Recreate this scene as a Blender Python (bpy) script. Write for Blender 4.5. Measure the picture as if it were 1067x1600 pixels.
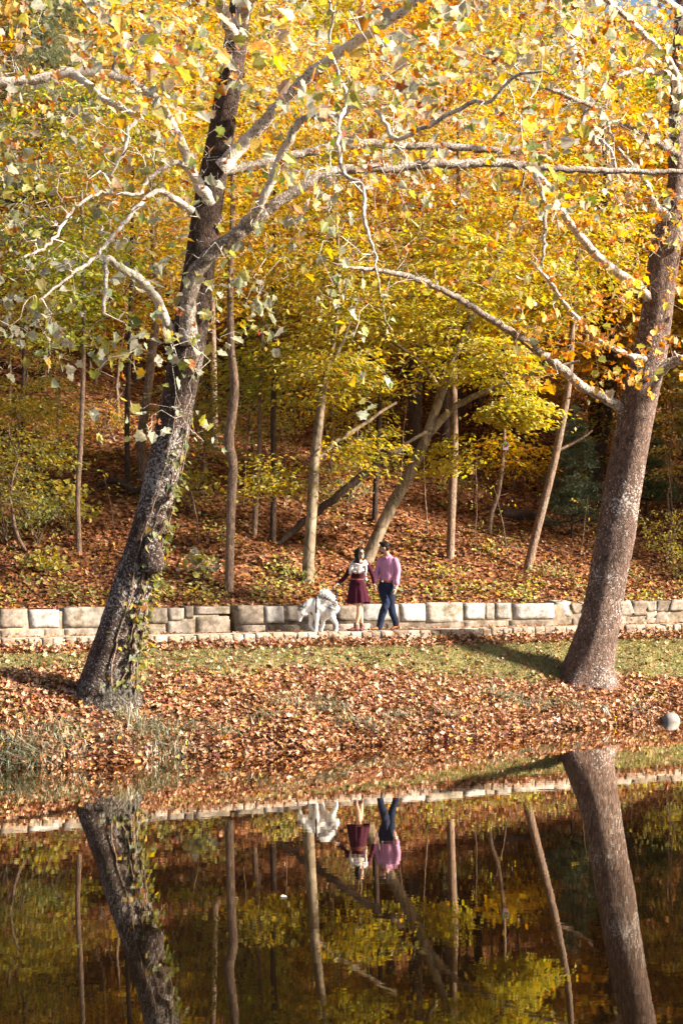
import bpy, math, random
import numpy as np
from mathutils import Vector, Matrix

# ---------------------------------------------------------------- camera, sky, sun, exposure
for o in list(bpy.data.objects):
    bpy.data.objects.remove(o)
SC = bpy.context.scene
COL = SC.collection
F, HC, HZ = 2222.2, 2.94, 885.0          # focal length (px of a 1600 px frame), eye height above the water, horizon row
cam = bpy.data.cameras.new('camera'); camo = bpy.data.objects.new('camera', cam); COL.objects.link(camo)
cam.sensor_width = 36; cam.lens = 50; cam.shift_y = 85 / 1600.0
cam.clip_start = 0.1; cam.clip_end = 1000
camo.location = (0, 0, HC); camo.rotation_euler = (math.radians(90), 0, 0)
cam.dof.use_dof = True; cam.dof.focus_distance = 28.0; cam.dof.aperture_fstop = 2.4
SC.camera = camo
SUN_AZ, SUN_EL = math.radians(103), math.radians(29)     # clockwise from +Y (away from the camera)
sd = Vector((math.sin(SUN_AZ) * math.cos(SUN_EL), math.cos(SUN_AZ) * math.cos(SUN_EL), math.sin(SUN_EL)))
W = bpy.data.worlds.new('World'); SC.world = W; W.use_nodes = True
nt = W.node_tree; bg = nt.nodes['Background']
sky = nt.nodes.new('ShaderNodeTexSky'); sky.sky_type = 'NISHITA'; sky.sun_disc = False
sky.sun_elevation = SUN_EL; sky.sun_rotation = SUN_AZ; sky.dust_density = 2.5
nt.links.new(sky.outputs[0], bg.inputs[0]); bg.inputs[1].default_value = 0.052
sl = bpy.data.lights.new('sun', 'SUN'); sl.energy = 5.0; sl.angle = math.radians(6.0); sl.color = (1.0, 0.88, 0.73)
so = bpy.data.objects.new('sun', sl); COL.objects.link(so); so.rotation_euler = (-sd).to_track_quat('-Z', 'Y').to_euler()
so.location = (30, -10, 40)
vs = SC.view_settings
SC.display_settings.display_device = 'sRGB'
vs.view_transform = 'Standard'; vs.look = 'None'; vs.exposure = 2.05; vs.gamma = 1; vs.use_curve_mapping = False
SC.render.engine = 'CYCLES'
cy = SC.cycles
cy.max_bounces = 6; cy.diffuse_bounces = 3; cy.glossy_bounces = 3; cy.transmission_bounces = 4; cy.transparent_max_bounces = 4
cy.caustics_reflective = False; cy.caustics_refractive = False; cy.sample_clamp_indirect = 6
cy.use_denoising = True; cy.denoiser = 'OPENIMAGEDENOISE'; cy.denoising_input_passes = 'RGB_ALBEDO_NORMAL'; cy.denoising_prefilter = 'ACCURATE'

rng = np.random.default_rng(7)
random.seed(7)
R = math.radians

# ---------------------------------------------------------------- places
CA, SA = math.cos(R(25.5)), math.sin(R(25.5))
def P(px, py, d):
    return np.array([(px - 533.5) * d / F, d, HC - (py - HZ) * d / F])
def to_uv(x, y):
    return x * CA + (y - 23) * SA, -x * SA + (y - 23) * CA
def from_uv(u, v):
    return u * CA - v * SA, 23 + u * SA + v * CA
def sstep(a, b, x):
    t = np.clip((x - a) / (b - a), 0, 1); return t * t * (3 - 2 * t)
def wob(u, v, s):
    return np.sin(u * s + 1.3 * np.sin(v * s * .7)) * np.cos(v * s * 1.3 + .8 * np.sin(u * s * .6)) 
VK, VW = 4.33, 6.30                      # kerb line and wall line
def shore(u):
    return 0.9 * sstep(1.0, 7.0, u) + .12 * np.sin(u * 1.9) + .07 * np.sin(u * 4.3 + 1) - .4 * sstep(-5, -9, u)
def ground_uv(u, v):
    u = np.asarray(u, float); v = np.asarray(v, float)
    vs_ = shore(u)
    t = (v - vs_) / (VK - vs_)
    L = np.interp(t, [-3, -.5, -.12, 0, .07, .33, .65, 1.0], [-1.3, -.7, -.3, -.02, .24, .82, 1.16, 1.46])
    Rr = np.interp(t, [-3, -.5, -.12, 0, .10, .22, .55, .8, 1.0], [-1.3, -.7, -.3, -.02, .20, .36, .72, 1.16, 1.46])
    k = sstep(-4, 6, u)
    z = L * (1 - k) + Rr * k
    z = z + (.05 * wob(u, v, 2.1) + .035 * wob(u + 5, v, 5.0)) * sstep(0, .8, t) * (1 - sstep(.8, 1.0, t))
    z = np.where(v > VK, 1.46 + (1.52 - 1.46) * sstep(VK, VK + .1, v), z)
    w = np.clip(v - (VW + .3), 0, None)
    w2 = np.minimum(w, 72)
    hill = 2.06 + .42 * w2 + .0016 * w2 * w2 + .05 * np.clip(w - 72, 0, None)
    hill = hill + (.10 * wob(u, v, 1.3) + .05 * wob(u, v + 3, 3.1)) * sstep(.2, 2, w) + .5 * wob(u, v, .33) * sstep(3, 12, w)
    z = np.where(v > VW + .25, np.where(w > 0, hill, 1.52 + .54 * sstep(VW + .25, VW + .3, v)), z)
    near = sstep(-17.5, -21.5, v)
    return z * (1 - near) + 1.1 * near
def ground(x, y):
    u, v = to_uv(np.asarray(x, float), np.asarray(y, float)); return ground_uv(u, v)
def hit(px, py, d0=24.0):
    for d in np.arange(d0, 140, .05):
        p = P(px, py, d)
        if p[2] <= ground(p[0], p[1]): return p
    return P(px, py, 90)
def at_v(px, v):
    k = (px - 533.5) / F
    return (v + 23 * CA) / (CA - k * SA)

# ---------------------------------------------------------------- helpers
class MB:
    def __init__(s): s.v = []; s.f = []; s.c = []; s.n = 0; s.cut = None
    def add(s, V, faces, col=(.5, .5, .5)):
        V = np.asarray(V, float); faces = np.asarray(faces, int)
        s.v.append(V); s.f.append(faces + s.n); s.n += len(V)
        c = np.asarray(col, float)
        if c.ndim == 1: c = np.repeat(c[None, :3], len(faces), 0)
        s.c.append(c)
    def mesh(s, name, smooth=True, off=(0, 0, 0)):
        m = bpy.data.meshes.new(name)
        if not s.v: return m
        V = np.concatenate(s.v) - np.asarray(off, float)
        loops = np.concatenate([f.ravel() for f in s.f])
        cnt = np.concatenate([np.full(len(f), f.shape[1]) for f in s.f])
        st = np.concatenate([[0], np.cumsum(cnt)[:-1]])
        m.vertices.add(len(V)); m.vertices.foreach_set('co', V.ravel().astype(np.float32))
        m.loops.add(len(loops)); m.loops.foreach_set('vertex_index', loops.astype(np.int32))
        m.polygons.add(len(cnt)); m.polygons.foreach_set('loop_start', st.astype(np.int32))
        m.polygons.foreach_set('loop_total', cnt.astype(np.int32))
        m.polygons.foreach_set('use_smooth', np.full(len(cnt), smooth))
        c = np.concatenate(s.c); c4 = np.ones((len(c), 4), np.float32); c4[:, :3] = c
        a = m.attributes.new('Col', 'FLOAT_COLOR', 'FACE'); a.data.foreach_set('color', c4.ravel())
        m.update(calc_edges=True); m.validate(clean_customdata=False)
        return m
    def second(s): s.cut = sum(len(f) for f in s.f)      # faces added from here on take the second material
    def build(s, name, mat, parent=None, smooth=True, off=(0, 0, 0), mat2=None):
        o = bpy.data.objects.new(name, s.mesh(name, smooth, off)); COL.objects.link(o)
        o.data.materials.append(mat)
        if mat2 is not None:
            o.data.materials.append(mat2); k = np.ones(len(o.data.polygons), np.int32); k[:s.cut] = 0
            o.data.polygons.foreach_set('material_index', k); o.data.polygons.foreach_set('use_smooth', k == 0)
        if parent is not None: o.parent = parent
        return o

def tag(o, label=None, cat=None, group=None, kind=None):
    if label: o['label'] = label
    if cat: o['category'] = cat
    if group: o['group'] = group
    if kind: o['kind'] = kind
    return o
def thing(name, label, cat, loc=(0, 0, 0), group=None):
    o = bpy.data.objects.new(name, None); COL.objects.link(o); o.location = tuple(loc); o.empty_display_size = .2
    return tag(o, label, cat, group)
def dup(root, loc, rotz, scale=1.0, label=None, group=None):
    r = root.copy(); COL.objects.link(r); r.location = tuple(loc); r.rotation_euler = (0, 0, rotz); r.scale = (scale,) * 3
    if label: r['label'] = label
    if group: r['group'] = group
    for ch in root.children:
        c = ch.copy(); COL.objects.link(c); c.parent = r
        for g in ch.children:
            e = g.copy(); COL.objects.link(e); e.parent = c
    return r

def unit(a): return a / np.maximum(np.linalg.norm(a, axis=-1, keepdims=True), 1e-9)
def tube(mb, pts, rad, sides=8, col=(.5, .5, .5), cap=True, rough=0, ref=None, rad2=None):
    pts = np.asarray(pts, float); n = len(pts)
    rad = np.broadcast_to(np.asarray(rad, float), (n,)); rb = rad if rad2 is None else np.broadcast_to(np.asarray(rad2, float), (n,))
    T = unit(np.gradient(pts, axis=0))
    if ref is None:
        A = np.zeros((n, 3)); r0 = np.array([1., 0, 0]) if abs(T[0][0]) < .8 else np.array([0, 1., 0])
        a = unit(r0 - T[0] * (r0 @ T[0]))
        for i in range(n):
            a = unit(a - T[i] * (a @ T[i])); A[i] = a
    else:
        ref = np.asarray(ref, float); A = unit(ref[None] - T * (T @ ref)[:, None])
    B = np.cross(T, A)
    th = np.linspace(0, 2 * np.pi, sides, endpoint=False)
    rr = np.ones((n, sides))
    if rough: rr = rr + rough * (rng.random((n, sides)) - .5)
    V = pts[:, None] + (np.cos(th)[None, :, None] * A[:, None] * rad[:, None, None] + np.sin(th)[None, :, None] * B[:, None] * rb[:, None, None]) * rr[:, :, None]
    V = V.reshape(-1, 3)
    i = np.arange(n - 1)[:, None] * sides; j = np.arange(sides)[None]; j2 = (j + 1) % sides
    Q = np.stack([i + j, i + j2, i + sides + j2, i + sides + j], -1).reshape(-1, 4)
    mb.add(V, Q, col)
    if cap:
        for k, rev in ((0, True), (n - 1, False)):
            ring = V[k * sides:(k + 1) * sides]
            c = np.vstack([ring, pts[k][None]])
            f = np.array([[a_, (a_ + 1) % sides, sides] for a_ in range(sides)])
            if rev: f = f[:, ::-1]
            mb.add(c, f, col if np.ndim(col) == 1 else col[0])
def spline(pts, step):
    """Catmull-Rom through rows of any width; the first three columns are the place"""
    p = np.asarray(pts, float)
    q = np.vstack([2 * p[0] - p[1], p, 2 * p[-1] - p[-2]]); out = []
    for i in range(1, len(q) - 2):
        L = np.linalg.norm(q[i + 1][:3] - q[i][:3]); k = max(1, int(L / step))
        t = np.linspace(0, 1, k, endpoint=False)[:, None]
        a, b, c, d = q[i - 1], q[i], q[i + 1], q[i + 2]
        out.append(.5 * (2 * b + (c - a) * t + (2 * a - 5 * b + 4 * c - d) * t ** 2 + (3 * b - a - 3 * c + d) * t ** 3))
    return np.vstack(out + [p[-1:]])
def sph(mb, c, r, Rm=None, col=(.5, .5, .5), nu=16, nv=10):
    th = np.linspace(0, 2 * np.pi, nu, endpoint=False); ph = np.linspace(0.02, np.pi - .02, nv)
    V = np.stack([np.outer(np.sin(ph), np.cos(th)), np.outer(np.sin(ph), np.sin(th)), np.outer(np.cos(ph), np.ones(nu))], -1).reshape(-1, 3) * np.asarray(r, float)
    if Rm is not None: V = V @ np.asarray(Rm).T
    i = np.arange(nv - 1)[:, None] * nu; j = np.arange(nu)[None]; j2 = (j + 1) % nu
    mb.add(V + np.asarray(c), np.stack([i + j, i + nu + j, i + nu + j2, i + j2], -1).reshape(-1, 4), col)
    mb.add((V + np.asarray(c))[:nu], [list(range(nu))], col); mb.add((V + np.asarray(c))[-nu:], [list(range(nu))[::-1]], col)

# a cube whose faces are gridded, for stones
def _cubegrid(n=5):
    g = np.linspace(-1, 1, n); vid = {}; V = []; Fq = []
    def vi(p):
        k = tuple(np.round(p, 4))
        if k not in vid: vid[k] = len(V); V.append(p)
        return vid[k]
    for ax in range(3):
        for s in (-1, 1):
            for a in range(n - 1):
                for b in range(n - 1):
                    q = []
                    for da, db in ((0, 0), (1, 0), (1, 1), (0, 1)):
                        p = [0, 0, 0]; p[ax] = s; p[(ax + 1) % 3] = g[a + da]; p[(ax + 2) % 3] = g[b + db]; q.append(vi(p))
                    Fq.append(q if s > 0 else q[::-1])
    return np.array(V, float), np.array(Fq)
CGV, CGF = _cubegrid(6)
def stone(mb, c, half, yaw, rnd, col, jit=.015, skew=0.0):
    half = np.asarray(half, float); p = CGV * half; r = min(rnd, half.min() * .95)
    q = np.clip(p, -(half - r), half - r); V = q + unit(p - q + 1e-9) * r * (np.linalg.norm(p - q, axis=1, keepdims=True) > 1e-6)
    k = rng.normal(size=(3, 3)) * 3; ph = rng.random(3) * 6
    V = V + jit * np.sin(V @ k / max(half.max(), .1) + ph) + rng.normal(size=V.shape) * jit * .15
    V[:, 0] += skew * V[:, 2]
    cs, sn = math.cos(yaw), math.sin(yaw)
    V = V @ np.array([[cs, sn, 0], [-sn, cs, 0], [0, 0, 1]])
    cc = np.clip(np.asarray(col) + rng.normal(size=(len(CGF), 1)) * .012, .01, 1)
    mb.add(V + np.asarray(c), CGF, cc)

# leaves
T_SIMPLE = (np.array([[0, 0, 0], [.42, .27, .08], [1, 0, -.05], [.42, -.27, .08]]), [[0, 2, 1], [0, 3, 2]])
T_MAPLE = (np.array([[0, 0, 0], [-.10, .34, .03], [.16, .38, .06], [.34, .60, .12], [.52, .36, .05], [.72, .36, .06], [1, 0, -.12],
                     [.72, -.36, .06], [.52, -.36, .05], [.34, -.60, .12], [.16, -.38, .06], [-.10, -.34, .03]]),
           [[0, 6, 5, 4, 3, 2, 1], [0, 11, 10, 9, 8, 7, 6]])
T_CURL = (np.array([[0, 0, .10], [-.02, .30, .22], [.24, .22, .05], [.42, .50, .26], [.56, .2, .04], [1, .05, .24],
                    [.56, -.22, .06], [.40, -.46, .20], [.22, -.2, .05], [-.04, -.30, .14], [.4, 0, -.03]]),
          [[10, 0, 1, 2], [10, 2, 3, 4], [10, 4, 5, 6], [10, 6, 7, 8], [10, 8, 9, 0]])
T_HEART = (np.array([[0, 0, 0], [-.12, .25, .02], [.2, .42, .06], [.6, .25, .05], [1, 0, -.05], [.6, -.25, .05], [.2, -.42, .06], [-.12, -.25, .02]]),
           [[0, 4, 3, 2, 1], [0, 7, 6, 5, 4]])
def leaves(mb, C, D, N, S, tmpl, col):
    """C places of the stalk ends, D directions to the tips, N upper side, S lengths, col one colour each"""
    V, Fc = tmpl; n = len(C)
    if n == 0: return
    X = unit(D); Z = unit(N - X * np.sum(N * X, 1, keepdims=True)); Y = np.cross(Z, X)
    fl = rng.uniform(.2, 1.6, (n, 1, 1))
    VV = C[:, None] + (V[None, :, 0:1] * X[:, None] + V[None, :, 1:2] * Y[:, None] + fl * V[None, :, 2:3] * Z[:, None]) * np.asarray(S)[:, None, None]
    by = {}
    for f in Fc: by.setdefault(len(f), []).append(f)
    base = np.arange(n)[:, None, None] * len(V)
    first = True
    for k, fs in by.items():
        ff = (base + np.array(fs)[None]).reshape(-1, k)
        cc = np.repeat(col, len(fs), 0)
        if first: mb.add(VV.reshape(-1, 3), ff, cc); n0 = mb.n - len(VV.reshape(-1, 3)); first = False
        else: mb.f.append(ff + n0); mb.c.append(cc)
def pick(pal, n, jv=.18):
    cols = np.array([p[1] for p in pal]); w = np.array([p[0] for p in pal], float)
    c = cols[rng.choice(len(pal), n, p=w / w.sum())]
    return np.clip(c * (1 + rng.normal(size=(n, 1)) * jv) + rng.normal(size=(n, 3)) * .012, .004, .95)

def grow(mb, nodes, nr, targets, sides=5, zig=.35, step=.16, r0=.006, rk=.008, col=(.5, .5, .5), arch=0.0, rmax=.05, tip=.0035):
    """join each target to the nearest living wood with a crooked twig"""
    nodes = np.asarray(nodes, float); nr = np.asarray(nr, float)
    order = np.argsort([np.min(np.sum((nodes - t) ** 2, 1)) for t in targets])
    cap = len(nodes) + len(targets) * 40; NB = np.zeros((cap, 3)); RB = np.zeros(cap); m = len(nodes); NB[:m] = nodes; RB[:m] = nr
    for k in order:
        t = targets[k]
        dd = np.sum((NB[:m] - t) ** 2, 1) + (RB[:m] < .008) * .02
        j = int(np.argmin(dd)); L = math.sqrt(np.sum((NB[j] - t) ** 2))
        if L < .02: continue
        q = int(np.clip(L / step, 3, 24)); s = np.linspace(0, 1, q + 1)
        w = np.cumsum(rng.normal(size=(q + 1, 3)), 0); w -= w[0]; w = w - s[:, None] * w[-1]
        pts = NB[j] + (t - NB[j]) * s[:, None] + w * zig * L / max(q, 1) * .9
        pts[:, 2] += arch * L * 4 * s * (1 - s)
        rb = min(RB[j] * .75, r0 + rk * L, rmax); rad = rb + (tip - rb) * s ** .8 if rb > tip else np.full(q + 1, rb)
        tube(mb, pts, rad, sides, col, cap=False)
        e = min(q, cap - m)
        NB[m:m + e] = pts[1:1 + e]; RB[m:m + e] = rad[1:1 + e]; m += e

# ---------------------------------------------------------------- materials
def newmat(name):
    m = bpy.data.materials.new(name); m.use_nodes = True; n = m.node_tree; n.nodes.clear()
    return m, n, n.nodes.new('ShaderNodeOutputMaterial')
def nd(n, t, **kw):
    x = n.nodes.new(t)
    for k, v in kw.items():
        if k.startswith('i_'): x.inputs[int(k[2:]) if k[2:].isdigit() else k[2:].replace('_', ' ')].default_value = v
        else: setattr(x, k, v)
    return x
def ramp(n, stops, interp='LINEAR'):
    r = n.nodes.new('ShaderNodeValToRGB'); r.color_ramp.interpolation = interp; e = r.color_ramp.elements
    while len(e) < len(stops): e.new(.5)
    for i, (p, c) in enumerate(stops): e[i].position = p; e[i].color = (*c, 1) if len(c) == 3 else c
    return r
def mixc(n, fac, a, b, mode='MIX'):
    x = n.nodes.new('ShaderNodeMix'); x.data_type = 'RGBA'; x.blend_type = mode
    for sock, val in ((x.inputs[0], fac), (x.inputs[6], a), (x.inputs[7], b)):
        if hasattr(val, 'links'): n.links.new(val, sock)
        elif isinstance(val, (int, float)): sock.default_value = val
        else: sock.default_value = (*val, 1)
    return x.outputs[2]
def leafmat(name, trans=.4, rough=.45, spec=.35, per_tree=0.0):
    m, n, out = newmat(name)
    a = nd(n, 'ShaderNodeAttribute', attribute_name='Col')
    b = nd(n, 'ShaderNodeBsdfPrincipled'); b.inputs['Roughness'].default_value = rough; b.inputs['Specular IOR Level'].default_value = spec
    no = nd(n, 'ShaderNodeTexNoise', i_Scale=28.0, i_Detail=2.0)
    tc = nd(n, 'ShaderNodeTexCoord'); n.links.new(tc.outputs['Object'], no.inputs['Vector'])
    r = ramp(n, [(.3, (.72, .66, .6)), (.65, (1.12, 1.1, 1.05))]); n.links.new(no.outputs[0], r.inputs[0])
    c = mixc(n, 1.0, a.outputs[0], r.outputs[0], 'MULTIPLY')
    oi = nd(n, 'ShaderNodeObjectInfo'); rr = ramp(n, [(0, (.9, .80, .75)), (.25, (1.02, .95, .9)), (.5, (.82, .98, .9)), (.75, (1.02, 1.03, 1.8)), (1, (1.08, 1.07, 3.0))]); n.links.new(oi.outputs['Random'], rr.inputs[0])
    c = mixc(n, per_tree, c, rr.outputs[0], 'MULTIPLY')
    n.links.new(c, b.inputs['Base Color'])
    if trans > 0:
        t = nd(n, 'ShaderNodeBsdfTranslucent'); hs = nd(n, 'ShaderNodeHueSaturation', i_Saturation=1.25, i_Value=1.15)
        n.links.new(c, hs.inputs['Color']); n.links.new(hs.outputs[0], t.inputs[0])
        mx = nd(n, 'ShaderNodeMixShader'); mx.inputs[0].default_value = trans
        n.links.new(b.outputs[0], mx.inputs[1]); n.links.new(t.outputs[0], mx.inputs[2]); n.links.new(mx.outputs[0], out.inputs[0])
    else: n.links.new(b.outputs[0], out.inputs[0])
    return m
def barkmat(name, dark, mid, lichen, lich_at=.62, scale=1.0, stretch=.35, bump=.6, moss=None, fine=1.0, lich_top=None):
    m, n, out = newmat(name)
    tc = nd(n, 'ShaderNodeTexCoord'); mp = nd(n, 'ShaderNodeMapping'); mp.inputs['Scale'].default_value = (scale, scale, scale * stretch)
    n.links.new(tc.outputs['Object'], mp.inputs[0])
    n1 = nd(n, 'ShaderNodeTexNoise', i_Scale=14.0, i_Detail=8.0, i_Roughness=.7); n.links.new(mp.outputs[0], n1.inputs['Vector'])
    vo = nd(n, 'ShaderNodeTexVoronoi', i_Scale=22.0 * fine, feature='DISTANCE_TO_EDGE'); n.links.new(mp.outputs[0], vo.inputs['Vector'])
    r = ramp(n, [(.28, dark), (.55, mid), (.8, tuple(min(1, c * 1.7) for c in mid))]); n.links.new(n1.outputs[0], r.inputs[0])
    cr = ramp(n, [(0, (.35, .33, .32)), (.12, (1, 1, 1))]); n.links.new(vo.outputs[0], cr.inputs[0])
    c = mixc(n, .75, r.outputs[0], cr.outputs[0], 'MULTIPLY')
    v2 = nd(n, 'ShaderNodeTexVoronoi', i_Scale=22.0 * fine); n.links.new(mp.outputs[0], v2.inputs['Vector']); sc_ = nd(n, 'ShaderNodeSeparateColor'); n.links.new(v2.outputs['Color'], sc_.inputs[0])
    pr = ramp(n, [(0, (.58, .56, .55)), (.6, (1, .98, .96)), (1, (1.35, 1.32, 1.3))]); n.links.new(sc_.outputs[0], pr.inputs[0]); c = mixc(n, .8, c, pr.outputs[0], 'MULTIPLY')
    n2 = nd(n, 'ShaderNodeTexNoise', i_Scale=1.6, i_Detail=3.0); n.links.new(tc.outputs['Object'], n2.inputs['Vector'])
    n3 = nd(n, 'ShaderNodeTexNoise', i_Scale=24.0, i_Detail=5.0, i_Roughness=.75); n.links.new(tc.outputs['Object'], n3.inputs['Vector'])
    ad = nd(n, 'ShaderNodeMath', operation='MULTIPLY_ADD'); n.links.new(n2.outputs[0], ad.inputs[0]); ad.inputs[1].default_value = .35
    m3 = nd(n, 'ShaderNodeMath', operation='MULTIPLY'); n.links.new(n3.outputs[0], m3.inputs[0]); m3.inputs[1].default_value = .95
    n.links.new(m3.outputs[0], ad.inputs[2])
    lr = ramp(n, [(lich_at, (0, 0, 0)), (lich_at + .05, (1, 1, 1))]); n.links.new(ad.outputs[0], lr.inputs[0])
    lf = lr.outputs[0]
    if lich_top:
        s2 = nd(n, 'ShaderNodeSeparateXYZ'); n.links.new(tc.outputs['Object'], s2.inputs[0]); mr2 = nd(n, 'ShaderNodeMapRange', i_1=lich_top[0], i_2=lich_top[1], i_3=1.0, i_4=.12); n.links.new(s2.outputs[2], mr2.inputs[0])
        m2 = nd(n, 'ShaderNodeMath', operation='MULTIPLY'); n.links.new(lf, m2.inputs[0]); n.links.new(mr2.outputs[0], m2.inputs[1]); lf = m2.outputs[0]
    c = mixc(n, lf, c, lichen)
    if moss:
        sx = nd(n, 'ShaderNodeSeparateXYZ'); n.links.new(tc.outputs['Object'], sx.inputs[0])
        mr = nd(n, 'ShaderNodeMapRange', i_1=1.5, i_2=.1, i_3=0.0, i_4=.75); n.links.new(sx.outputs[2], mr.inputs[0])
        mm = nd(n, 'ShaderNodeMath', operation='MULTIPLY'); n.links.new(mr.outputs[0], mm.inputs[0])
        rr = ramp(n, [(.4, (0, 0, 0)), (.6, (1, 1, 1))]); n.links.new(n2.outputs[0], rr.inputs[0]); n.links.new(rr.outputs[0], mm.inputs[1])
        c = mixc(n, mm.outputs[0], c, moss)
    b = nd(n, 'ShaderNodeBsdfPrincipled', i_Roughness=.85); b.inputs['Specular IOR Level'].default_value = .2
    n.links.new(c, b.inputs['Base Color'])
    hm = nd(n, 'ShaderNodeMath', operation='MULTIPLY_ADD'); n.links.new(cr.outputs[0], hm.inputs[0]); hm.inputs[1].default_value = .5; n.links.new(n1.outputs[0], hm.inputs[2])
    bp = nd(n, 'ShaderNodeBump', i_Strength=bump, i_Distance=.03); n.links.new(hm.outputs[0], bp.inputs['Height']); n.links.new(bp.outputs[0], b.inputs['Normal'])
    n.links.new(b.outputs[0], out.inputs[0])
    return m
def colmat(name, rough=.8, bump=.4, bscale=18.0, vary=.5, spec=.2, stain=False):
    m, n, out = newmat(name)
    a = nd(n, 'ShaderNodeAttribute', attribute_name='Col'); tc = nd(n, 'ShaderNodeTexCoord')
    no = nd(n, 'ShaderNodeTexNoise', i_Scale=bscale, i_Detail=6.0, i_Roughness=.65); n.links.new(tc.outputs['Object'], no.inputs['Vector'])
    r = ramp(n, [(.3, (1 - vary,) * 3), (.7, (1 + vary * .35,) * 3)]); n.links.new(no.outputs[0], r.inputs[0])
    c = mixc(n, 1.0, a.outputs[0], r.outputs[0], 'MULTIPLY')
    if stain:
        n4 = nd(n, 'ShaderNodeTexNoise', i_Scale=2.3, i_Detail=7.0, i_Roughness=.7); n.links.new(tc.outputs['Object'], n4.inputs['Vector']); r4 = ramp(n, [(.36, (.50, .46, .36)), (.5, (1, 1, 1)), (.66, (1.18, 1.14, 1.08))]); n.links.new(n4.outputs[0], r4.inputs[0]); c = mixc(n, 1.0, c, r4.outputs[0], 'MULTIPLY')
    b = nd(n, 'ShaderNodeBsdfPrincipled', i_Roughness=rough); b.inputs['Specular IOR Level'].default_value = spec
    n.links.new(c, b.inputs['Base Color'])
    bp = nd(n, 'ShaderNodeBump', i_Strength=bump, i_Distance=.02); n.links.new(no.outputs[0], bp.inputs['Height']); n.links.new(bp.outputs[0], b.inputs['Normal'])
    n.links.new(b.outputs[0], out.inputs[0])
    return m
def plain(name, col, rough=.7, bscale=40., bump=.2, vary=.25, spec=.25, sheen=0):
    m, n, out = newmat(name); tc = nd(n, 'ShaderNodeTexCoord')
    no = nd(n, 'ShaderNodeTexNoise', i_Scale=bscale, i_Detail=4.0); n.links.new(tc.outputs['Object'], no.inputs['Vector'])
    r = ramp(n, [(.3, tuple(c * (1 - vary) for c in col)), (.7, tuple(min(1, c * (1 + vary)) for c in col))]); n.links.new(no.outputs[0], r.inputs[0])
    b = nd(n, 'ShaderNodeBsdfPrincipled', i_Roughness=rough); b.inputs['Specular IOR Level'].default_value = spec
    if sheen: b.inputs['Sheen Weight'].default_value = sheen
    n.links.new(r.outputs[0], b.inputs['Base Color'])
    bp = nd(n, 'ShaderNodeBump', i_Strength=bump, i_Distance=.01); n.links.new(no.outputs[0], bp.inputs['Height']); n.links.new(bp.outputs[0], b.inputs['Normal'])
    n.links.new(b.outputs[0], out.inputs[0]); return m

M = {}
M['leaf'] = leafmat('leaf', .48)
M['leaf_wood'] = leafmat('leaf_wood', .5, per_tree=1.0)
M['litter'] = leafmat('litter', .12, .6, .25)
M['grass'] = leafmat('grass_blade', .25, .5, .3)
M['needle'] = leafmat('needle', .15, .5, .3)
M['bark_left'] = barkmat('bark_lichened', (.018, .011, .009), (.065, .040, .031), (.31, .29, .27), .67, 1.0, .4, 1.0, moss=(.012, .011, .004), lich_top=(4.2, 6.2))
M['bark_right'] = barkmat('bark_scaly', (.045, .028, .022), (.15, .098, .076), (.50, .47, .44), .725, 1.0, .45, .9)
M['limb_pale'] = barkmat('bark_pale', (.13, .095, .075), (.36, .30, .255), (.55, .50, .45), .60, 1.0, .6, .4, fine=.5)
M['limb_brown'] = barkmat('bark_limb', (.10, .08, .065), (.27, .22, .18), (.5, .46, .42), .68, 1.0, .6, .5)
M['bark_white'] = barkmat('bark_white', (.42, .39, .36), (.66, .63, .59), (.8, .78, .75), .6, .6, .5, .3, fine=.4)
M['bark_grey'] = barkmat('bark_forest', (.10, .065, .045), (.24, .165, .12), (.33, .29, .25), .75, 1.4, .3, .5)
M['bark_dark'] = barkmat('bark_dark', (.022, .016, .014), (.075, .05, .04), (.13, .12, .10), .78, 1.4, .3, .7)
M['bark_beech'] = barkmat('bark_beech', (.12, .09, .06), (.235, .185, .125), (.30, .26, .19), .72, .6, .5, .2, fine=.4)
M['stone'] = colmat('stone', .85, .7, 9., .55, stain=True)
M['rock'] = colmat('rock', .7, .4, 9., .3)

# water
m, n, out = newmat('water')
lw_ = nd(n, 'ShaderNodeLayerWeight', i_Blend=.5); rf = ramp(n, [(.5, (.22,) * 3), (.69, (.25,) * 3), (.80, (.64,) * 3), (.87, (.90,) * 3), (1, (1,) * 3)]); n.links.new(lw_.outputs['Facing'], rf.inputs[0])
gl = nd(n, 'ShaderNodeBsdfGlossy', i_Roughness=.006); gl.inputs['Color'].default_value = (1, .95, .87, 1); df = nd(n, 'ShaderNodeBsdfDiffuse'); df.inputs['Color'].default_value = (.0045, .0028, .0014, 1)
tc = nd(n, 'ShaderNodeTexCoord'); mp = nd(n, 'ShaderNodeMapping'); mp.inputs['Scale'].default_value = (.9, 2.6, 1); n.links.new(tc.outputs['Object'], mp.inputs[0])
n1 = nd(n, 'ShaderNodeTexNoise', i_Scale=3.2, i_Detail=2.0, i_Roughness=.5); n.links.new(mp.outputs[0], n1.inputs['Vector'])
bp = nd(n, 'ShaderNodeBump', i_Strength=.014, i_Distance=.02); n.links.new(n1.outputs[0], bp.inputs['Height']); n.links.new(bp.outputs[0], gl.inputs['Normal'])
mx = nd(n, 'ShaderNodeMixShader'); n.links.new(rf.outputs[0], mx.inputs[0]); n.links.new(df.outputs[0], mx.inputs[1]); n.links.new(gl.outputs[0], mx.inputs[2]); n.links.new(mx.outputs[0], out.inputs[0]); M['water'] = m
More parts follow.
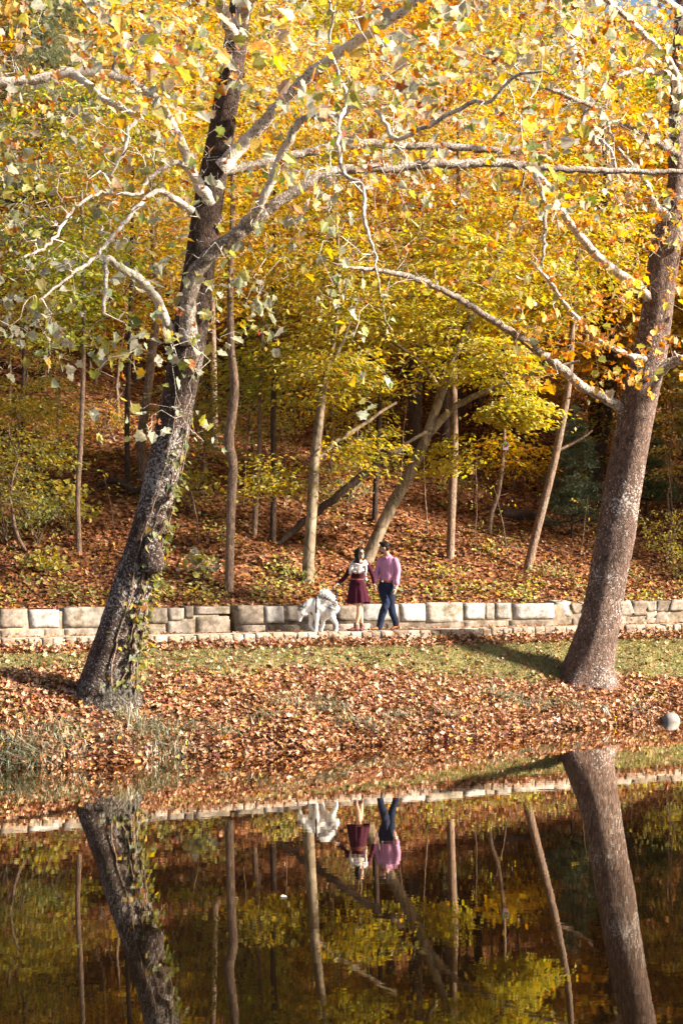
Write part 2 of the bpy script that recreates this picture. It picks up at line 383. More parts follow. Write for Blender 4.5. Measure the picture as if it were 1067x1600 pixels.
# ground
m, n, out = newmat('ground')
at = nd(n, 'ShaderNodeAttribute', attribute_name='lawn'); tc = nd(n, 'ShaderNodeTexCoord')
vo = nd(n, 'ShaderNodeTexVoronoi', i_Scale=11.0, i_Randomness=1.0); n.links.new(tc.outputs['Object'], vo.inputs['Vector'])
sp = nd(n, 'ShaderNodeSeparateColor'); n.links.new(vo.outputs['Color'], sp.inputs[0])
lit = ramp(n, [(0, (.03, .013, .007)), (.4, (.09, .036, .015)), (.75, (.18, .075, .03)), (1, (.28, .14, .07))]); n.links.new(sp.outputs[0], lit.inputs[0])
n1 = nd(n, 'ShaderNodeTexNoise', i_Scale=3.0, i_Detail=8.0, i_Roughness=.7); n.links.new(tc.outputs['Object'], n1.inputs['Vector'])
gr = ramp(n, [(.3, (.09, .085, .03)), (.55, (.17, .15, .06)), (.75, (.26, .21, .11))]); n.links.new(n1.outputs[0], gr.inputs[0])
ad = nd(n, 'ShaderNodeMath', operation='MULTIPLY_ADD'); n.links.new(n1.outputs[0], ad.inputs[0]); ad.inputs[1].default_value = 1.2; n.links.new(at.outputs['Fac'], ad.inputs[2])
lr = ramp(n, [(.95, (0, 0, 0)), (1.0, (1, 1, 1))])
sub = nd(n, 'ShaderNodeMath', operation='MULTIPLY'); sub.inputs[1].default_value = .8; n.links.new(ad.outputs[0], sub.inputs[0]); n.links.new(sub.outputs[0], lr.inputs[0])
b = nd(n, 'ShaderNodeBsdfPrincipled', i_Roughness=.9); b.inputs['Specular IOR Level'].default_value = .1
c = mixc(n, lr.outputs[0], lit.outputs[0], gr.outputs[0]); n.links.new(c, b.inputs['Base Color'])
bp = nd(n, 'ShaderNodeBump', i_Strength=.6, i_Distance=.04); n.links.new(vo.outputs['Distance'], bp.inputs['Height']); n.links.new(bp.outputs[0], b.inputs['Normal'])
n.links.new(b.outputs[0], out.inputs[0]); M['ground'] = m
M['path'] = plain('path_gravel', (.34, .29, .24), .95, 30., .5, .3)

# ---------------------------------------------------------------- the setting: ground, pond, path
us = np.unique(np.round(np.concatenate([np.linspace(-110, -18, 24), np.arange(-18, 22, .2), np.linspace(22, 120, 24)]), 4))
vv = np.unique(np.round(np.concatenate([np.linspace(-34, -2, 24), np.arange(-2, 9, .12), np.arange(9, 30, .45), np.linspace(30, 150, 50), [VW + .26, VW + .31]]), 4))
U, V_ = np.meshgrid(us, vv, indexing='ij'); X, Y = from_uv(U, V_); Z = ground_uv(U, V_)
VV = np.stack([X, Y, Z], -1).reshape(-1, 3); nu, nv = U.shape
i = np.arange(nu - 1)[:, None] * nv; j = np.arange(nv - 1)[None]
g = MB(); g.add(VV, np.stack([i + j, i + nv + j, i + nv + j + 1, i + j + 1], -1).reshape(-1, 4))
def lawn(u, v):
    t = (v - shore(u)) / (VK - shore(u))
    a = sstep(.55, .72, t - .06 * np.sin(u * 1.1) - .12 * sstep(0, 5, u) * 0) * (1 - sstep(.93, .99, t))
    b_ = sstep(.42, .6, t) * sstep(2.5, 5, u) * (1 - sstep(.95, .99, t))
    return np.maximum(a, b_) * np.where(v < VK, 1, 0)
gm = g.mesh('ground'); la = gm.attributes.new('lawn', 'FLOAT', 'POINT'); la.data.foreach_set('value', lawn(U, V_).ravel().astype(np.float32))
go = bpy.data.objects.new('ground', gm); COL.objects.link(go); gm.materials.append(M['ground']); tag(go, kind='structure')
w = MB(); ww = []
gx = np.linspace(-70, 70, 30); gy = np.linspace(-4, 60, 20)
cor = [from_uv(-110, 1.8), from_uv(-110, -23), from_uv(120, -23), from_uv(120, 1.8)]
w.add([[x, y, 0] for x, y in cor], [[0, 1, 2, 3]]); tag(w.build('water', M['water'], smooth=False), kind='structure')
p_ = MB(); ue = np.arange(-60, 60, .5)
ring = []
for u in ue:
    for v, z in ((VK + .2, 1.5), (VK + .2, 1.645), (VK + .8, 1.647), (VW + .05, 1.585), (VW + .05, 1.5)):
        x, y = from_uv(u, v); ring.append([x, y, z])
k = np.arange(len(ue) - 1)[:, None] * 5; j = np.arange(4)[None]
p_.add(ring, np.stack([k + j, k + 5 + j, k + 6 + j, k + 1 + j], -1).reshape(-1, 4)); tag(p_.build('path', M['path'], smooth=False), kind='structure')

# ---------------------------------------------------------------- kerb and wall
kb = MB(); u = -30.0
while u < 34:
    L = rng.uniform(.19, .31); x, y = from_uv(u + L / 2, VK + .11 + rng.normal() * .008)
    c = np.array(random.choice([(.29, .225, .17), (.34, .275, .215), (.25, .19, .145), (.40, .35, .30), (.29, .205, .15)])) * rng.uniform(.85, 1.1)
    stone(kb, (x, y, 1.545 + rng.normal() * .008), (L / 2 - .003, .11, .115), R(25.5) + rng.normal() * .02, 0.014, c, .006)
    u += L
tag(kb.build('stone_kerb', M['stone']), 'low kerb of small squared pale stone blocks along the near edge of the footpath', 'kerb')

wl = MB()
def wall_u(px): d = at_v(px, VW); x = (px - 533.5) * d / F; return to_uv(x, d)[0]
TAN, CRM, WHT, GRY, DRK = (.26, .215, .175), (.31, .27, .23), (.41, .395, .375), (.30, .28, .265), (.18, .145, .115)
ZB, ZT = 1.60, 2.125
def wstone(u0, u1, z0, z1, col, proud=0.0, skew=0.0, jit=.006, rnd=.007):
    x, y = from_uv((u0 + u1) / 2, VW + .2 - proud)
    stone(wl, (x, y, (z0 + z1) / 2), (abs(u1 - u0) / 2 - .002, .2, (z1 - z0) / 2 - .003), R(25.5) + rng.normal() * .012, rnd, np.array(col) * rng.uniform(.92, 1.08), jit, skew)
def core(u0, u1, z1=2.08):
    x, y = from_uv((u0 + u1) / 2, VW + .218)
    stone(wl, (x, y, (1.5 + z1) / 2), ((u1 - u0) / 2, .2, (z1 - 1.5) / 2), R(25.5), .01, (.24, .19, .14), .006)
gap0, gap1 = wall_u(361.5), wall_u(370)
core(-32, gap0 - .25); core(gap1, 36); core(gap0 - .25, gap0 - .02, 1.86)
named = [(-46, -4, TAN, 1.76, 0), (0, 41, TAN, 1.78, 0), (47, 93, WHT, 1.76, 0), (100, 166, CRM, 1.75, 0), (170, 232, GRY, 1.8, 0), (234, 262, TAN, 1.8, 0), (264, 288, CRM, 1.86, 0), (290, 303, DRK, 1.9, 0), (305, 359, CRM, 1.97, .01),
         (371, 412, TAN, 1.76, 0), (415, 444, WHT, 1.77, .02), (449, 472, CRM, 1.8, 0), (475, 524, TAN, 1.79, 0), (527, 560, TAN, 1.8, 0), (563, 622, GRY, 1.78, 0), (627, 664, WHT, 1.76, .02), (667, 722, CRM, 1.72, .01), (726, 757, WHT, 1.78, .01),
         (759, 772, CRM, 1.76, 0), (775, 798, GRY, 1.78, .01), (802, 865, GRY, 1.76, .02)]
for x0, x1, c, z0, pr in named:
    u0, u1 = wall_u(x0), wall_u(x1); wstone(u0, u1, z0, ZT + rng.normal() * .012, c, pr, rng.normal() * .06)
wstone(wall_u(308), wall_u(358), 1.55, 1.93, TAN, .0); wstone(wall_u(373), wall_u(415), 1.55, 1.74, TAN); wstone(wall_u(262), wall_u(303), 1.55, 1.84, CRM)
for a_, b_ in ((-46, -2), (2, 20), (24, 68), (70, 98), (102, 160), (165, 230), (233, 260), (420, 470), (475, 520), (524, 600), (604, 640), (643, 720), (725, 790), (795, 866)):
    wstone(wall_u(a_), wall_u(b_), 1.55, 1.735, (TAN, DRK, CRM, TAN)[int(rng.integers(4))], -.015)
u = wall_u(868)
while u < 34:                                   # rubble end of the wall
    L = rng.uniform(.22, .5); h = rng.uniform(1.78, 1.92)
    wstone(u, u + L, h, ZT + rng.normal() * .02, (TAN, CRM, GRY, DRK)[int(rng.integers(4))], rng.uniform(-.02, .02), rng.normal() * .2, .02); 
    wstone(u + rng.uniform(-.1, .1), u + L, 1.55, h - .01, (TAN, CRM, DRK)[int(rng.integers(3))], -.01, rng.normal() * .2, .02)
    u += L
u = wall_u(-48)
while u > -30:
    L = rng.uniform(.4, .8); h = rng.uniform(1.7, 1.8); wstone(u - L, u, h, ZT, (TAN, CRM, WHT, GRY)[int(rng.integers(4))]); wstone(u - L, u, 1.55, h, (TAN, CRM)[int(rng.integers(2))]); u -= L
tag(wl.build('retaining_wall', M['stone']), 'low retaining wall of big pale stone blocks with a dark broken gap, behind the path', 'wall')

# ---------------------------------------------------------------- fallen leaves, grass, ground cover
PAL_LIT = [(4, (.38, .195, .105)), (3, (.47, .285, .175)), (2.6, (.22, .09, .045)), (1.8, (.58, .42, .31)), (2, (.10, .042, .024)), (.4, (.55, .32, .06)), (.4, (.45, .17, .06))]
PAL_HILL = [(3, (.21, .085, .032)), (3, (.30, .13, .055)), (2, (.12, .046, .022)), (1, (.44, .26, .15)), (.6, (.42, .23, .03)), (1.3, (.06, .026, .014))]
def scatter(u, v, size, pal, tmpl, lift=.02, tilt=.45, jv=.2, mb=None):
    x, y = from_uv(u, v); z = ground_uv(u, v); n = len(u)
    e = .15; gx = (ground_uv(u + e, v) - ground_uv(u - e, v)) / (2 * e); gv = (ground_uv(u, v + e) - ground_uv(u, v - e)) / (2 * e)
    gv = np.clip(gv, -1.2, 1.2)
    Nl = unit(np.stack([-(gx * CA - gv * SA), -(gx * SA + gv * CA), np.ones(n)], 1)) + rng.normal(size=(n, 3)) * tilt
    D = rng.normal(size=(n, 3)); D[:, 2] *= .35
    C = np.stack([x, y, z + lift * rng.random(n) ** 2 + .008], 1)
    leaves(mb, C, D, Nl, size, tmpl, pick(pal, n, jv))
def box_uv(n, u0, u1, v0, v1): return rng.uniform(u0, u1, n), rng.uniform(v0, v1, n)
fl = MB()
u, v = box_uv(110000, -12, 14, -.05, 4.32)
t = (v - shore(u)) / (VK - shore(u)); lw = lawn(u, v)
cl = .5 + .5 * wob(u, v * 1.4, 1.7)
keep = (t > .0) & (rng.random(len(u)) < np.where(t > .93, .9, np.clip(1.0 - .86 * lw, .05, 1) * (.35 + .65 * cl)) * .85)
u, v = u[keep], v[keep]
scatter(u, v, .045 + .075 * rng.random(len(u)) ** 1.3, PAL_LIT, T_CURL, .07, .65, .28, fl)
u = rng.uniform(-12, 14, 9000); v = shore(u) + rng.uniform(-.06, .5, 9000); scatter(u, v, rng.uniform(.05, .12, 9000), PAL_LIT, T_CURL, .06, .7, .28, fl)
u = rng.uniform(-12, 16, 1500); v = np.concatenate([rng.uniform(4.9, 6.28, 700), 6.28 - np.abs(rng.normal(size=800)) * .12])
x, y = from_uv(u, v); leaves(fl, np.stack([x, y, np.interp(v, [VK + .8, VW], [1.652, 1.592])], 1), rng.normal(size=(1500, 3)) * (1, 1, .3), rng.normal(size=(1500, 3)) * .3 + (0, 0, 1), rng.uniform(.05, .11, 1500), T_CURL, pick(PAL_LIT, 1500))
u = rng.uniform(-14, 18, 700); v = VW + rng.uniform(.02, .42, 700); x, y = from_uv(u, v); leaves(fl, np.stack([x, y, np.full(700, 2.14)], 1), rng.normal(size=(700, 3)) * (1, 1, .25), rng.normal(size=(700, 3)) * .3 + (0, 0, 1), rng.uniform(.05, .10, 700), T_CURL, pick(PAL_LIT, 700))
u = rng.uniform(-14, 18, 4600); v = VK - .02 - np.abs(rng.normal(size=4600)) * .13; scatter(u, v, rng.uniform(.05, .11, 4600), PAL_LIT, T_CURL, .16, .7, .28, fl)
tag(fl.build('fallen_leaves', M['litter'], smooth=False), 'tan and copper fallen leaves covering the grassy bank', 'leaves', kind='stuff')
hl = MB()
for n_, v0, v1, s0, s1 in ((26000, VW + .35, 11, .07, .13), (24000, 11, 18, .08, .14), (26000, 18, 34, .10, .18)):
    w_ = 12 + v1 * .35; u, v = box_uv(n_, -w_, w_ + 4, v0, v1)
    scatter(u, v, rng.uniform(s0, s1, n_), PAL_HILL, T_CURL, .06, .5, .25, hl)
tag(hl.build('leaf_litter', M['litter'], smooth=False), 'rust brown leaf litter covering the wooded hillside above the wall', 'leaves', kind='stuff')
gs = MB()
u, v = box_uv(260000, -12, 15, .8, 4.33); lw = lawn(u, v) * (.35 + .65 * (wob(u, v, 1.9) * .5 + .5)); keep = rng.random(len(u)) < np.clip(lw * 1.1, 0, .95)
u, v = u[keep], v[keep]
def blades(mb, u, v, h, wd, pal, lean=.5, zoff=0):
    n = len(u); x, y = from_uv(u, v); z = ground_uv(u, v) + zoff; a = rng.uniform(0, 6.28, n)
    d = np.stack([np.cos(a), np.sin(a), np.zeros(n)], 1); s = np.stack([-np.sin(a), np.cos(a), np.zeros(n)], 1)
    B = np.stack([x, y, z - .01], 1); ln = rng.uniform(.1, lean, (n, 1)); h = h[:, None]
    m1 = B + d * h * ln * .4 + np.array([0, 0, 1]) * h * .6; tp = B + d * h * (ln * 1.5) + np.array([0, 0, 1]) * h * (1 - .35 * ln)
    V = np.stack([B - s * wd, B + s * wd, m1 + s * wd * .7, m1 - s * wd * .7, tp], 1).reshape(-1, 3); k = np.arange(n)[:, None] * 5
    c = pick(pal, n, .2)
    mb.add(V, np.hstack([k, k + 1, k + 2, k + 3]), c); mb.f.append(np.hstack([k + 3, k + 2, k + 4]) + mb.n - len(V)); mb.c.append(c)
PAL_GR = [(3, (.20, .205, .075)), (2.5, (.145, .165, .055)), (2, (.31, .26, .13)), (1.4, (.40, .32, .19))]
blades(gs, u, v, rng.uniform(.025, .07, len(u)), .006, PAL_GR)
tag(gs.build('grass', M['grass'], smooth=False), 'short green grass of the lawn strip below the kerb', 'grass', kind='stuff')
# long grey-green grass at the water's edge
tg = MB(); PAL_TUFT = [(3, (.27, .28, .20)), (2.4, (.12, .145, .075)), (1.8, (.38, .38, .31)), (1.2, (.36, .26, .15))]
tufts = [(px, py, s) for px, py, s in ((225, 1165, 1.2), (245, 1150, 1.1), (215, 1135, 1.0), (260, 1170, 1.0), (100, 1160, .9), (120, 1180, .8), (90, 1140, .7), (20, 1190, 1.2), (45, 1188, 1), (5, 1180, 1.1), (60, 1200, .8), (-20, 1195, 1.2),
          (505, 1098, .7), (525, 1112, .8), (490, 1110, .7), (440, 1100, .7), (410, 1125, .7), (545, 1130, .6), (625, 1125, .7), (800, 1095, .7), (780, 1090, .8), (815, 1105, .7), (850, 1108, .7), (700, 1118, .6), (350, 1150, .7), (300, 1140, .6), (900, 1108, .6), (1000, 1112, .6), (585, 1140, .8), (660, 1135, .5))]
for px, py, s in tufts:
    p = hit(px, py, 18); u0, v0 = to_uv(p[0], p[1]); n_ = int(105 * s)
    u = u0 + rng.normal(size=n_) * .22 * s; v = np.maximum(v0 + rng.normal(size=n_) * .13 * s, shore(np.array([u0]))[0] - .02)
    blades(tg, u, v, rng.uniform(.14, .36, n_) * s, .010, PAL_TUFT, 1.9)
tag(tg.build('long_grass', M['grass'], smooth=False), 'long pale grey-green grass drooping over the bank at the waterline', 'grass', kind='stuff')

# ---------------------------------------------------------------- trees
def pxpath(rows):
    """rows (px, py, width px, distance) -> place and radius"""
    return np.array([[*P(a, b_, d), .5 * w_ * d / F] for a, b_, w_, d in rows])
def limb(mb, rows, sides=10, step=.12, rough=.06, crook=0.0, col=(.5, .5, .5)):
    s = spline(pxpath(rows), step)
    if crook:
        k = rng.normal(size=(len(s), 3)) * crook; k[0] = 0; s[:, :3] += k
    tube(mb, s[:, :3], np.maximum(s[:, 3], .004), sides, col, rough=rough)
    return s
def trunk_mesh(mb, s, sides=40, lump=.05, flare=None):
    n = len(s); pts = s[:, :3]; th = np.linspace(0, 2 * np.pi, sides, endpoint=False)
    T = unit(np.gradient(pts, axis=0)); A = unit(np.array([1., 0, 0])[None] - T * T[:, :1]); B = np.cross(T, A)
    h = np.concatenate([[0], np.cumsum(np.linalg.norm(np.diff(pts, axis=0), axis=1))])
    rr = 1 + lump * (np.sin(3 * th[None] + h[:, None] * 1.1) + .6 * np.sin(5 * th[None] - h[:, None] * 2.3 + 1) + .4 * np.sin(2 * th[None] + h[:, None] * 3.1)) + rng.normal(size=(n, sides)) * .012
    if flare: rr = rr + np.exp(-h[:, None] / flare[1]) * flare[0] * (1 + .5 * np.sin(5 * th[None] + .7) + .45 * np.sin(3 * th[None] + 2))
    V = (pts[:, None] + (np.cos(th)[None, :, None] * A[:, None] + np.sin(th)[None, :, None] * B[:, None]) * (s[:, 3][:, None] * rr)[:, :, None]).reshape(-1, 3)
    i = np.arange(n - 1)[:, None] * sides; j = np.arange(sides)[None]; j2 = (j + 1) % sides
    mb.add(V, np.stack([i + j, i + j2, i + sides + j2, i + sides + j], -1).reshape(-1, 4))
    mb.add(V[-sides:], [list(range(sides))])
def region(n, x0, x1, y0, y1, d0, d1):
    d = rng.uniform(d0, d1, n); return np.stack([(rng.uniform(x0, x1, n) - 533.5) * d / F, d, HC - (rng.uniform(y0, y1, n) - HZ) * d / F], 1)
def clusters(mb, T, k0, k1, s0, s1, pal, tmpl=T_MAPLE, spread=.16, down=.5):
    k = rng.integers(k0, k1 + 1, len(T)); C = np.repeat(T, k, 0); n = len(C)
    C = C + rng.normal(size=(n, 3)) * spread * rng.random((n, 1)) ** .5
    D = rng.normal(size=(n, 3)); D[:, 2] -= down
    Nn = rng.normal(size=(n, 3)) + np.array([.35, -.45, .7])
    S = s0 + (s1 - s0) * rng.random(n) ** 1.3; c = pick(pal, n, .16); cu = (c[:, 0] > 2.2 * c[:, 1]) | (rng.random(n) < .15)     # the dry brown ones are curled up
    leaves(mb, C[~cu], D[~cu], Nn[~cu], S[~cu], tmpl, c[~cu]); leaves(mb, C[cu], D[cu], Nn[cu], S[cu] * .85, T_CURL, c[cu])

PALE, YG, GOLD, RUST, ORG, GRN = (.42, .44, .36), (.40, .39, .13), (.58, .39, .09), (.36, .14, .05), (.60, .26, .06), (.22, .26, .09)
PAL_TOP = [(3.6, PALE), (3.2, YG), (1.6, GOLD), (2.4, RUST), (2.6, ORG), (.8, GRN), (1.4, (.60, .50, .38))]
PAL_LEFT = [(4, PALE), (2, YG), (1, GRN), (.7, GOLD), (.4, RUST), (1.2, (.36, .42, .30))]
PAL_RIGHT = [(4.5, ORG), (3, GOLD), (1.5, YG), (1, (.70, .50, .18)), (.9, RUST), (.5, PALE)]

# left sycamore ------------------------------------------------
DL = 22.9
bl = P(168, 1088, DL); bl[2] = float(ground(bl[0], bl[1])) - .05
LT = thing('sycamore_tree', 'big leaning sycamore on the bank with ivy up its lichen-grey trunk and white crooked limbs', 'tree', bl)
tr = MB()
rows = [(163, 1118, 112, DL), (167, 1085, 98, DL), (173, 1050, 84, DL), (183, 1005, 73, DL), (198, 945, 62, DL), (225, 854, 54, DL), (253, 753, 53, DL - .05), (273, 652, 51, DL - .1), (287, 576, 53, DL - .15), (296, 520, 53, DL - .2), (308, 440, 49, DL - .25),
        (328, 304, 44, DL - .3), (348, 202, 41, DL - .4), (369, 60, 35, DL - .5), (382, -40, 32, DL - .5), (400, -160, 28, DL - .5), (410, -330, 20, DL - .4), (405, -480, 12, DL - .3)]
SL = spline(pxpath(rows), .08); trunk_mesh(tr, SL, 56, .04, (.10, .3))
tr.build('trunk', M['bark_left'], LT, off=bl)
bu = MB(); c = P(236, 872, DL) + np.array([.06, -.24, 0])
sph(bu, c, (.20, .16, .27), nu=22, nv=16); bu.v[0] += np.sin(bu.v[0] * 23) * .018 + rng.normal(size=bu.v[0].shape) * .006
bu.build('burl', M['bark_left'], LT, off=bl)
skel = [np.c_[SL]]
LIMBS_L = [  # rows px, py, width, distance ; material
    ([(296, 535, 34, 22.45), (293, 500, 30, 22.35), (304, 432, 27, 22.25), (340, 388, 25, 22.1), (374, 364, 24, 22.0), (420, 326, 21, 21.9), (481, 286, 19, 21.9), (536, 266, 17, 22), (600, 263, 17, 22.2), (660, 258, 17, 22.4), (720, 255, 16, 22.6), (790, 255, 15, 22.8), (860, 263, 12, 23), (920, 266, 11, 23.2), (1000, 268, 10, 23.4), (1090, 268, 8, 23.6)], 'limb_brown'),
    ([(345, 385, 20, 22.1), (380, 352, 17, 22), (408, 318, 16, 21.7), (436, 250, 15, 21.5), (463, 199, 14, 21.3), (487, 182, 13, 21.2), (530, 181, 11, 21), (544, 163, 9, 20.9), (531, 122, 7, 20.7), (513, 72, 6, 20.5), (520, 20, 5, 20.2), (500, -40, 4, 20)], 'limb_pale'),
    ([(338, 268, 22, 22.6), (400, 258, 17, 22.9), (470, 240, 15, 23.2), (560, 224, 14, 23.6), (640, 228, 14, 24), (720, 230, 13, 24.3), (790, 235, 11, 24.6), (850, 225, 8, 24.9)], 'limb_brown'),
    ([(346, 262, 26, 22.3), (390, 216, 22, 22.2), (470, 128, 20, 21.8), (540, 76, 18, 21.4), (593, 42, 17, 21.1), (650, 4, 15, 20.8), (720, -40, 12, 20.4), (800, -90, 8, 20)], 'limb_pale'),
    ([(328, 318, 24, 22.5), (304, 272, 18, 22.3), (284, 224, 16, 22.1), (254, 168, 15, 21.9), (222, 137, 14, 21.8), (190, 121, 14, 21.6), (150, 113, 15, 21.5), (112, 112, 17, 21.4), (60, 124, 17, 21.3), (0, 128, 16, 21.2), (-80, 138, 13, 21)], 'limb_pale'),
    ([(108, 114, 14, 21.4), (130, 126, 14, 21.3), (152, 147, 14, 21.2), (178, 162, 12, 21.1), (203, 174, 10, 21), (221, 185, 9, 20.95), (203, 198, 8, 20.9), (196, 228, 7, 20.9), (188, 250, 6, 20.8), (172, 275, 5, 20.8)], 'limb_pale'),
    ([(268, 530, 24, 22.6), (258, 500, 18, 22.3), (246, 468, 17, 22.1), (222, 441, 16, 21.9), (184, 413, 13, 21.7), (168, 400, 10, 21.6), (166, 450, 8, 21.5), (163, 490, 6, 21.5)], 'limb_pale'),
    ([(186, 122, 9, 21.6), (180, 96, 8, 21.5), (184, 50, 8, 21.3), (150, 22, 7, 21.1), (120, -12, 6, 20.9), (90, -60, 5, 20.7)], 'limb_pale'),
    ([(306, 278, 12, 22.3), (276, 254, 9, 22), (229, 283, 8, 21.8), (217, 303, 7, 21.6), (152, 303, 6, 21.4), (107, 338, 6, 21.2), (76, 384, 5, 21), (40, 400, 4, 20.8)], 'limb_pale'),
    ([(540, 163, 9, 20.9), (531, 190, 8, 20.7), (528, 225, 8, 20.6), (538, 273, 8, 20.5), (565, 288, 7, 20.4), (570, 344, 7, 20.3), (586, 400, 5, 20.3)], 'limb_pale'),
    ([(545, 163, 9, 20.9), (583, 170, 8, 20.8), (600, 190, 8, 20.7), (618, 217, 8, 20.6), (643, 207, 8, 20.5), (679, 192, 8, 20.4), (730, 162, 8, 20.2), (766, 157, 7, 20), (808, 119, 6, 19.8), (850, 110, 4, 19.6)], 'limb_pale'),
    ([(300, 330, 14, 22.2), (250, 300, 10, 21.7), (210, 330, 8, 21.4), (150, 400, 7, 21.2), (110, 430, 5, 21), (60, 470, 4, 20.9)], 'limb_pale'),
    ([(370, 40, 22, 22.4), (420, -40, 18, 21.0), (520, -110, 14, 19.4), (620, -120, 12, 17.6), (720, -90, 10, 16.2), (820, -60, 8, 15.2), (900, -30, 5, 14.8)], 'limb_pale'),
    ([(366, 60, 20, 22.4), (330, -30, 16, 20.8), (300, -120, 13, 19), (330, -140, 11, 17.4), (400, -110, 9, 16.0), (480, -60, 7, 15), (540, -20, 4, 14.6)], 'limb_pale'),
    ([(372, 0, 16, 22.3), (260, -60, 13, 21.5), (140, -110, 10, 20.6), (40, -120, 8, 20), (-60, -100, 5, 19.4)], 'limb_pale'),
]
def sycamore_limbs(root, off, limbs, skel):
    for rows, mt in limbs:
        b_ = MB(); s = limb(b_, [(x, y, w_ * (.88 if i_ else 1), d) for i_, (x, y, w_, d) in enumerate(rows)], 12, .07, .09, .011); skel.append(s); b_.build('branch', M[mt], root, off=off)
sycamore_limbs(LT, bl, LIMBS_L, skel)
TL = [region(470, -80, 640, -90, 320, 19.6, 24), region(190, -60, 330, 320, 590, 20.6, 23.4), region(14, 60, 330, 580, 700, 21, 22.6), region(55, 330, 560, 330, 540, 21, 23),
      region(120, 120, 700, -70, 170, 14.5, 18.5), region(60, 600, 960, -70, 240, 15, 19), region(90, 480, 860, 80, 330, 19.6, 23), region(8, 540, 620, 430, 640, 20, 20.6)]
sk = np.vstack(skel); sk = sk[(sk[:, 3] < .2) & (sk[:, 2] > 3)]
tw = MB(); grow(tw, sk[:, :3], sk[:, 3], np.vstack(TL + [region(620, -80, 660, -80, 460, 19, 24), region(260, -60, 330, 60, 420, 20, 23)]), 5, .8, .13, .010, .010, arch=.06, rmax=.032, tip=.006)
cr = tw; cr.second()
for k, (pal, k0, k1) in enumerate([(PAL_TOP, 2, 6), (PAL_LEFT, 1, 4), (PAL_LEFT, 2, 4), (PAL_LEFT, 1, 4), (PAL_TOP, 2, 5), (PAL_TOP, 2, 5), (PAL_TOP, 2, 5), (PAL_LEFT, 3, 5)]):
    clusters(cr, TL[k], k0, k1, .08, .20, pal)
cr.build('crown', M['limb_pale'], LT, off=bl, mat2=M['leaf'])

# ivy on it
iv = thing('ivy_vine', 'green and yellow ivy climbing the right side of the leaning trunk on the bank', 'ivy', bl)
sel = SL[(SL[:, 2] > 1.0) & (SL[:, 2] < 6.2)]
st = MB()
for q in range(7):
    a0 = R(-75 + 14 * q); k = np.linspace(0, 1, 40) * rng.uniform(.6, 1); ss = sel[(k * (len(sel) - 1)).astype(int)]
    aa = a0 + np.cumsum(rng.normal(size=40) * .07); rr = ss[:, 3] * 1.03 + .012
    tube(st, ss[:, :3] + np.stack([np.cos(aa) * rr, np.sin(aa) * rr, np.zeros(40)], 1), np.linspace(.014, .005, 40), 5)
st.build('stem', M['bark_grey'], iv, off=bl)
n_ = 300; zz = np.clip(rng.beta(1.2, 2.6, n_), 0, 1); ss = sel[(zz * (len(sel) - 1)).astype(int)]
aa = R(-18) + rng.normal(size=n_) * R(28); rr = ss[:, 3] * 1.02 + rng.random(n_) ** 2 * .22 * (1 - .5 * zz) + .02
C = ss[:, :3] + np.stack([np.cos(aa) * rr, np.sin(aa) * rr, rng.normal(size=n_) * .03], 1)
O = np.stack([np.cos(aa), np.sin(aa), np.zeros(n_)], 1)
il = MB(); leaves(il, C, rng.normal(size=(n_, 3)) * .5 + O * .5 - np.array([0, 0, .8]), O + rng.normal(size=(n_, 3)) * .45 + np.array([0, 0, .4]), rng.uniform(.06, .13, n_), T_HEART,
                  pick([(3, (.11, .13, .045)), (2, (.19, .20, .07)), (1, (.38, .29, .06)), (.8, (.22, .25, .15)), (.3, (.4, .18, .05))], n_))
il.build('foliage', M['leaf'], iv, smooth=False, off=bl)

# right sycamore -----------------------------------------------
DR = 28.2
br = P(920, 1058, DR); br[2] = float(ground(br[0], br[1])) - .05
RT = thing('sycamore_tree', 'tall brown scaly-barked sycamore standing on the lawn, with orange and yellow leaves', 'tree', br)
tr = MB()
rows = [(916, 1085, 92, DR), (919, 1048, 77, DR), (927, 1010, 68, DR), (937, 967, 62, DR), (944, 925, 59, DR), (952, 882, 58, DR), (961, 840, 60, DR), (972, 770, 58, DR), (984, 700, 56, DR), (1004, 600, 55, DR), (1015, 550, 51, DR), (1030, 450, 48, DR), (1040, 385, 46, DR), (1050, 330, 36, DR), (1056, 280, 26, DR), (1055, 200, 22, DR),
        (1058, 120, 21, DR), (1064, 0, 19, DR), (1070, -150, 15, DR), (1075, -320, 9, DR)]
SR = spline(pxpath(rows), .09); trunk_mesh(tr, SR, 56, .028, (.22, .32)); tr.build('trunk', M['bark_right'], RT, off=br)
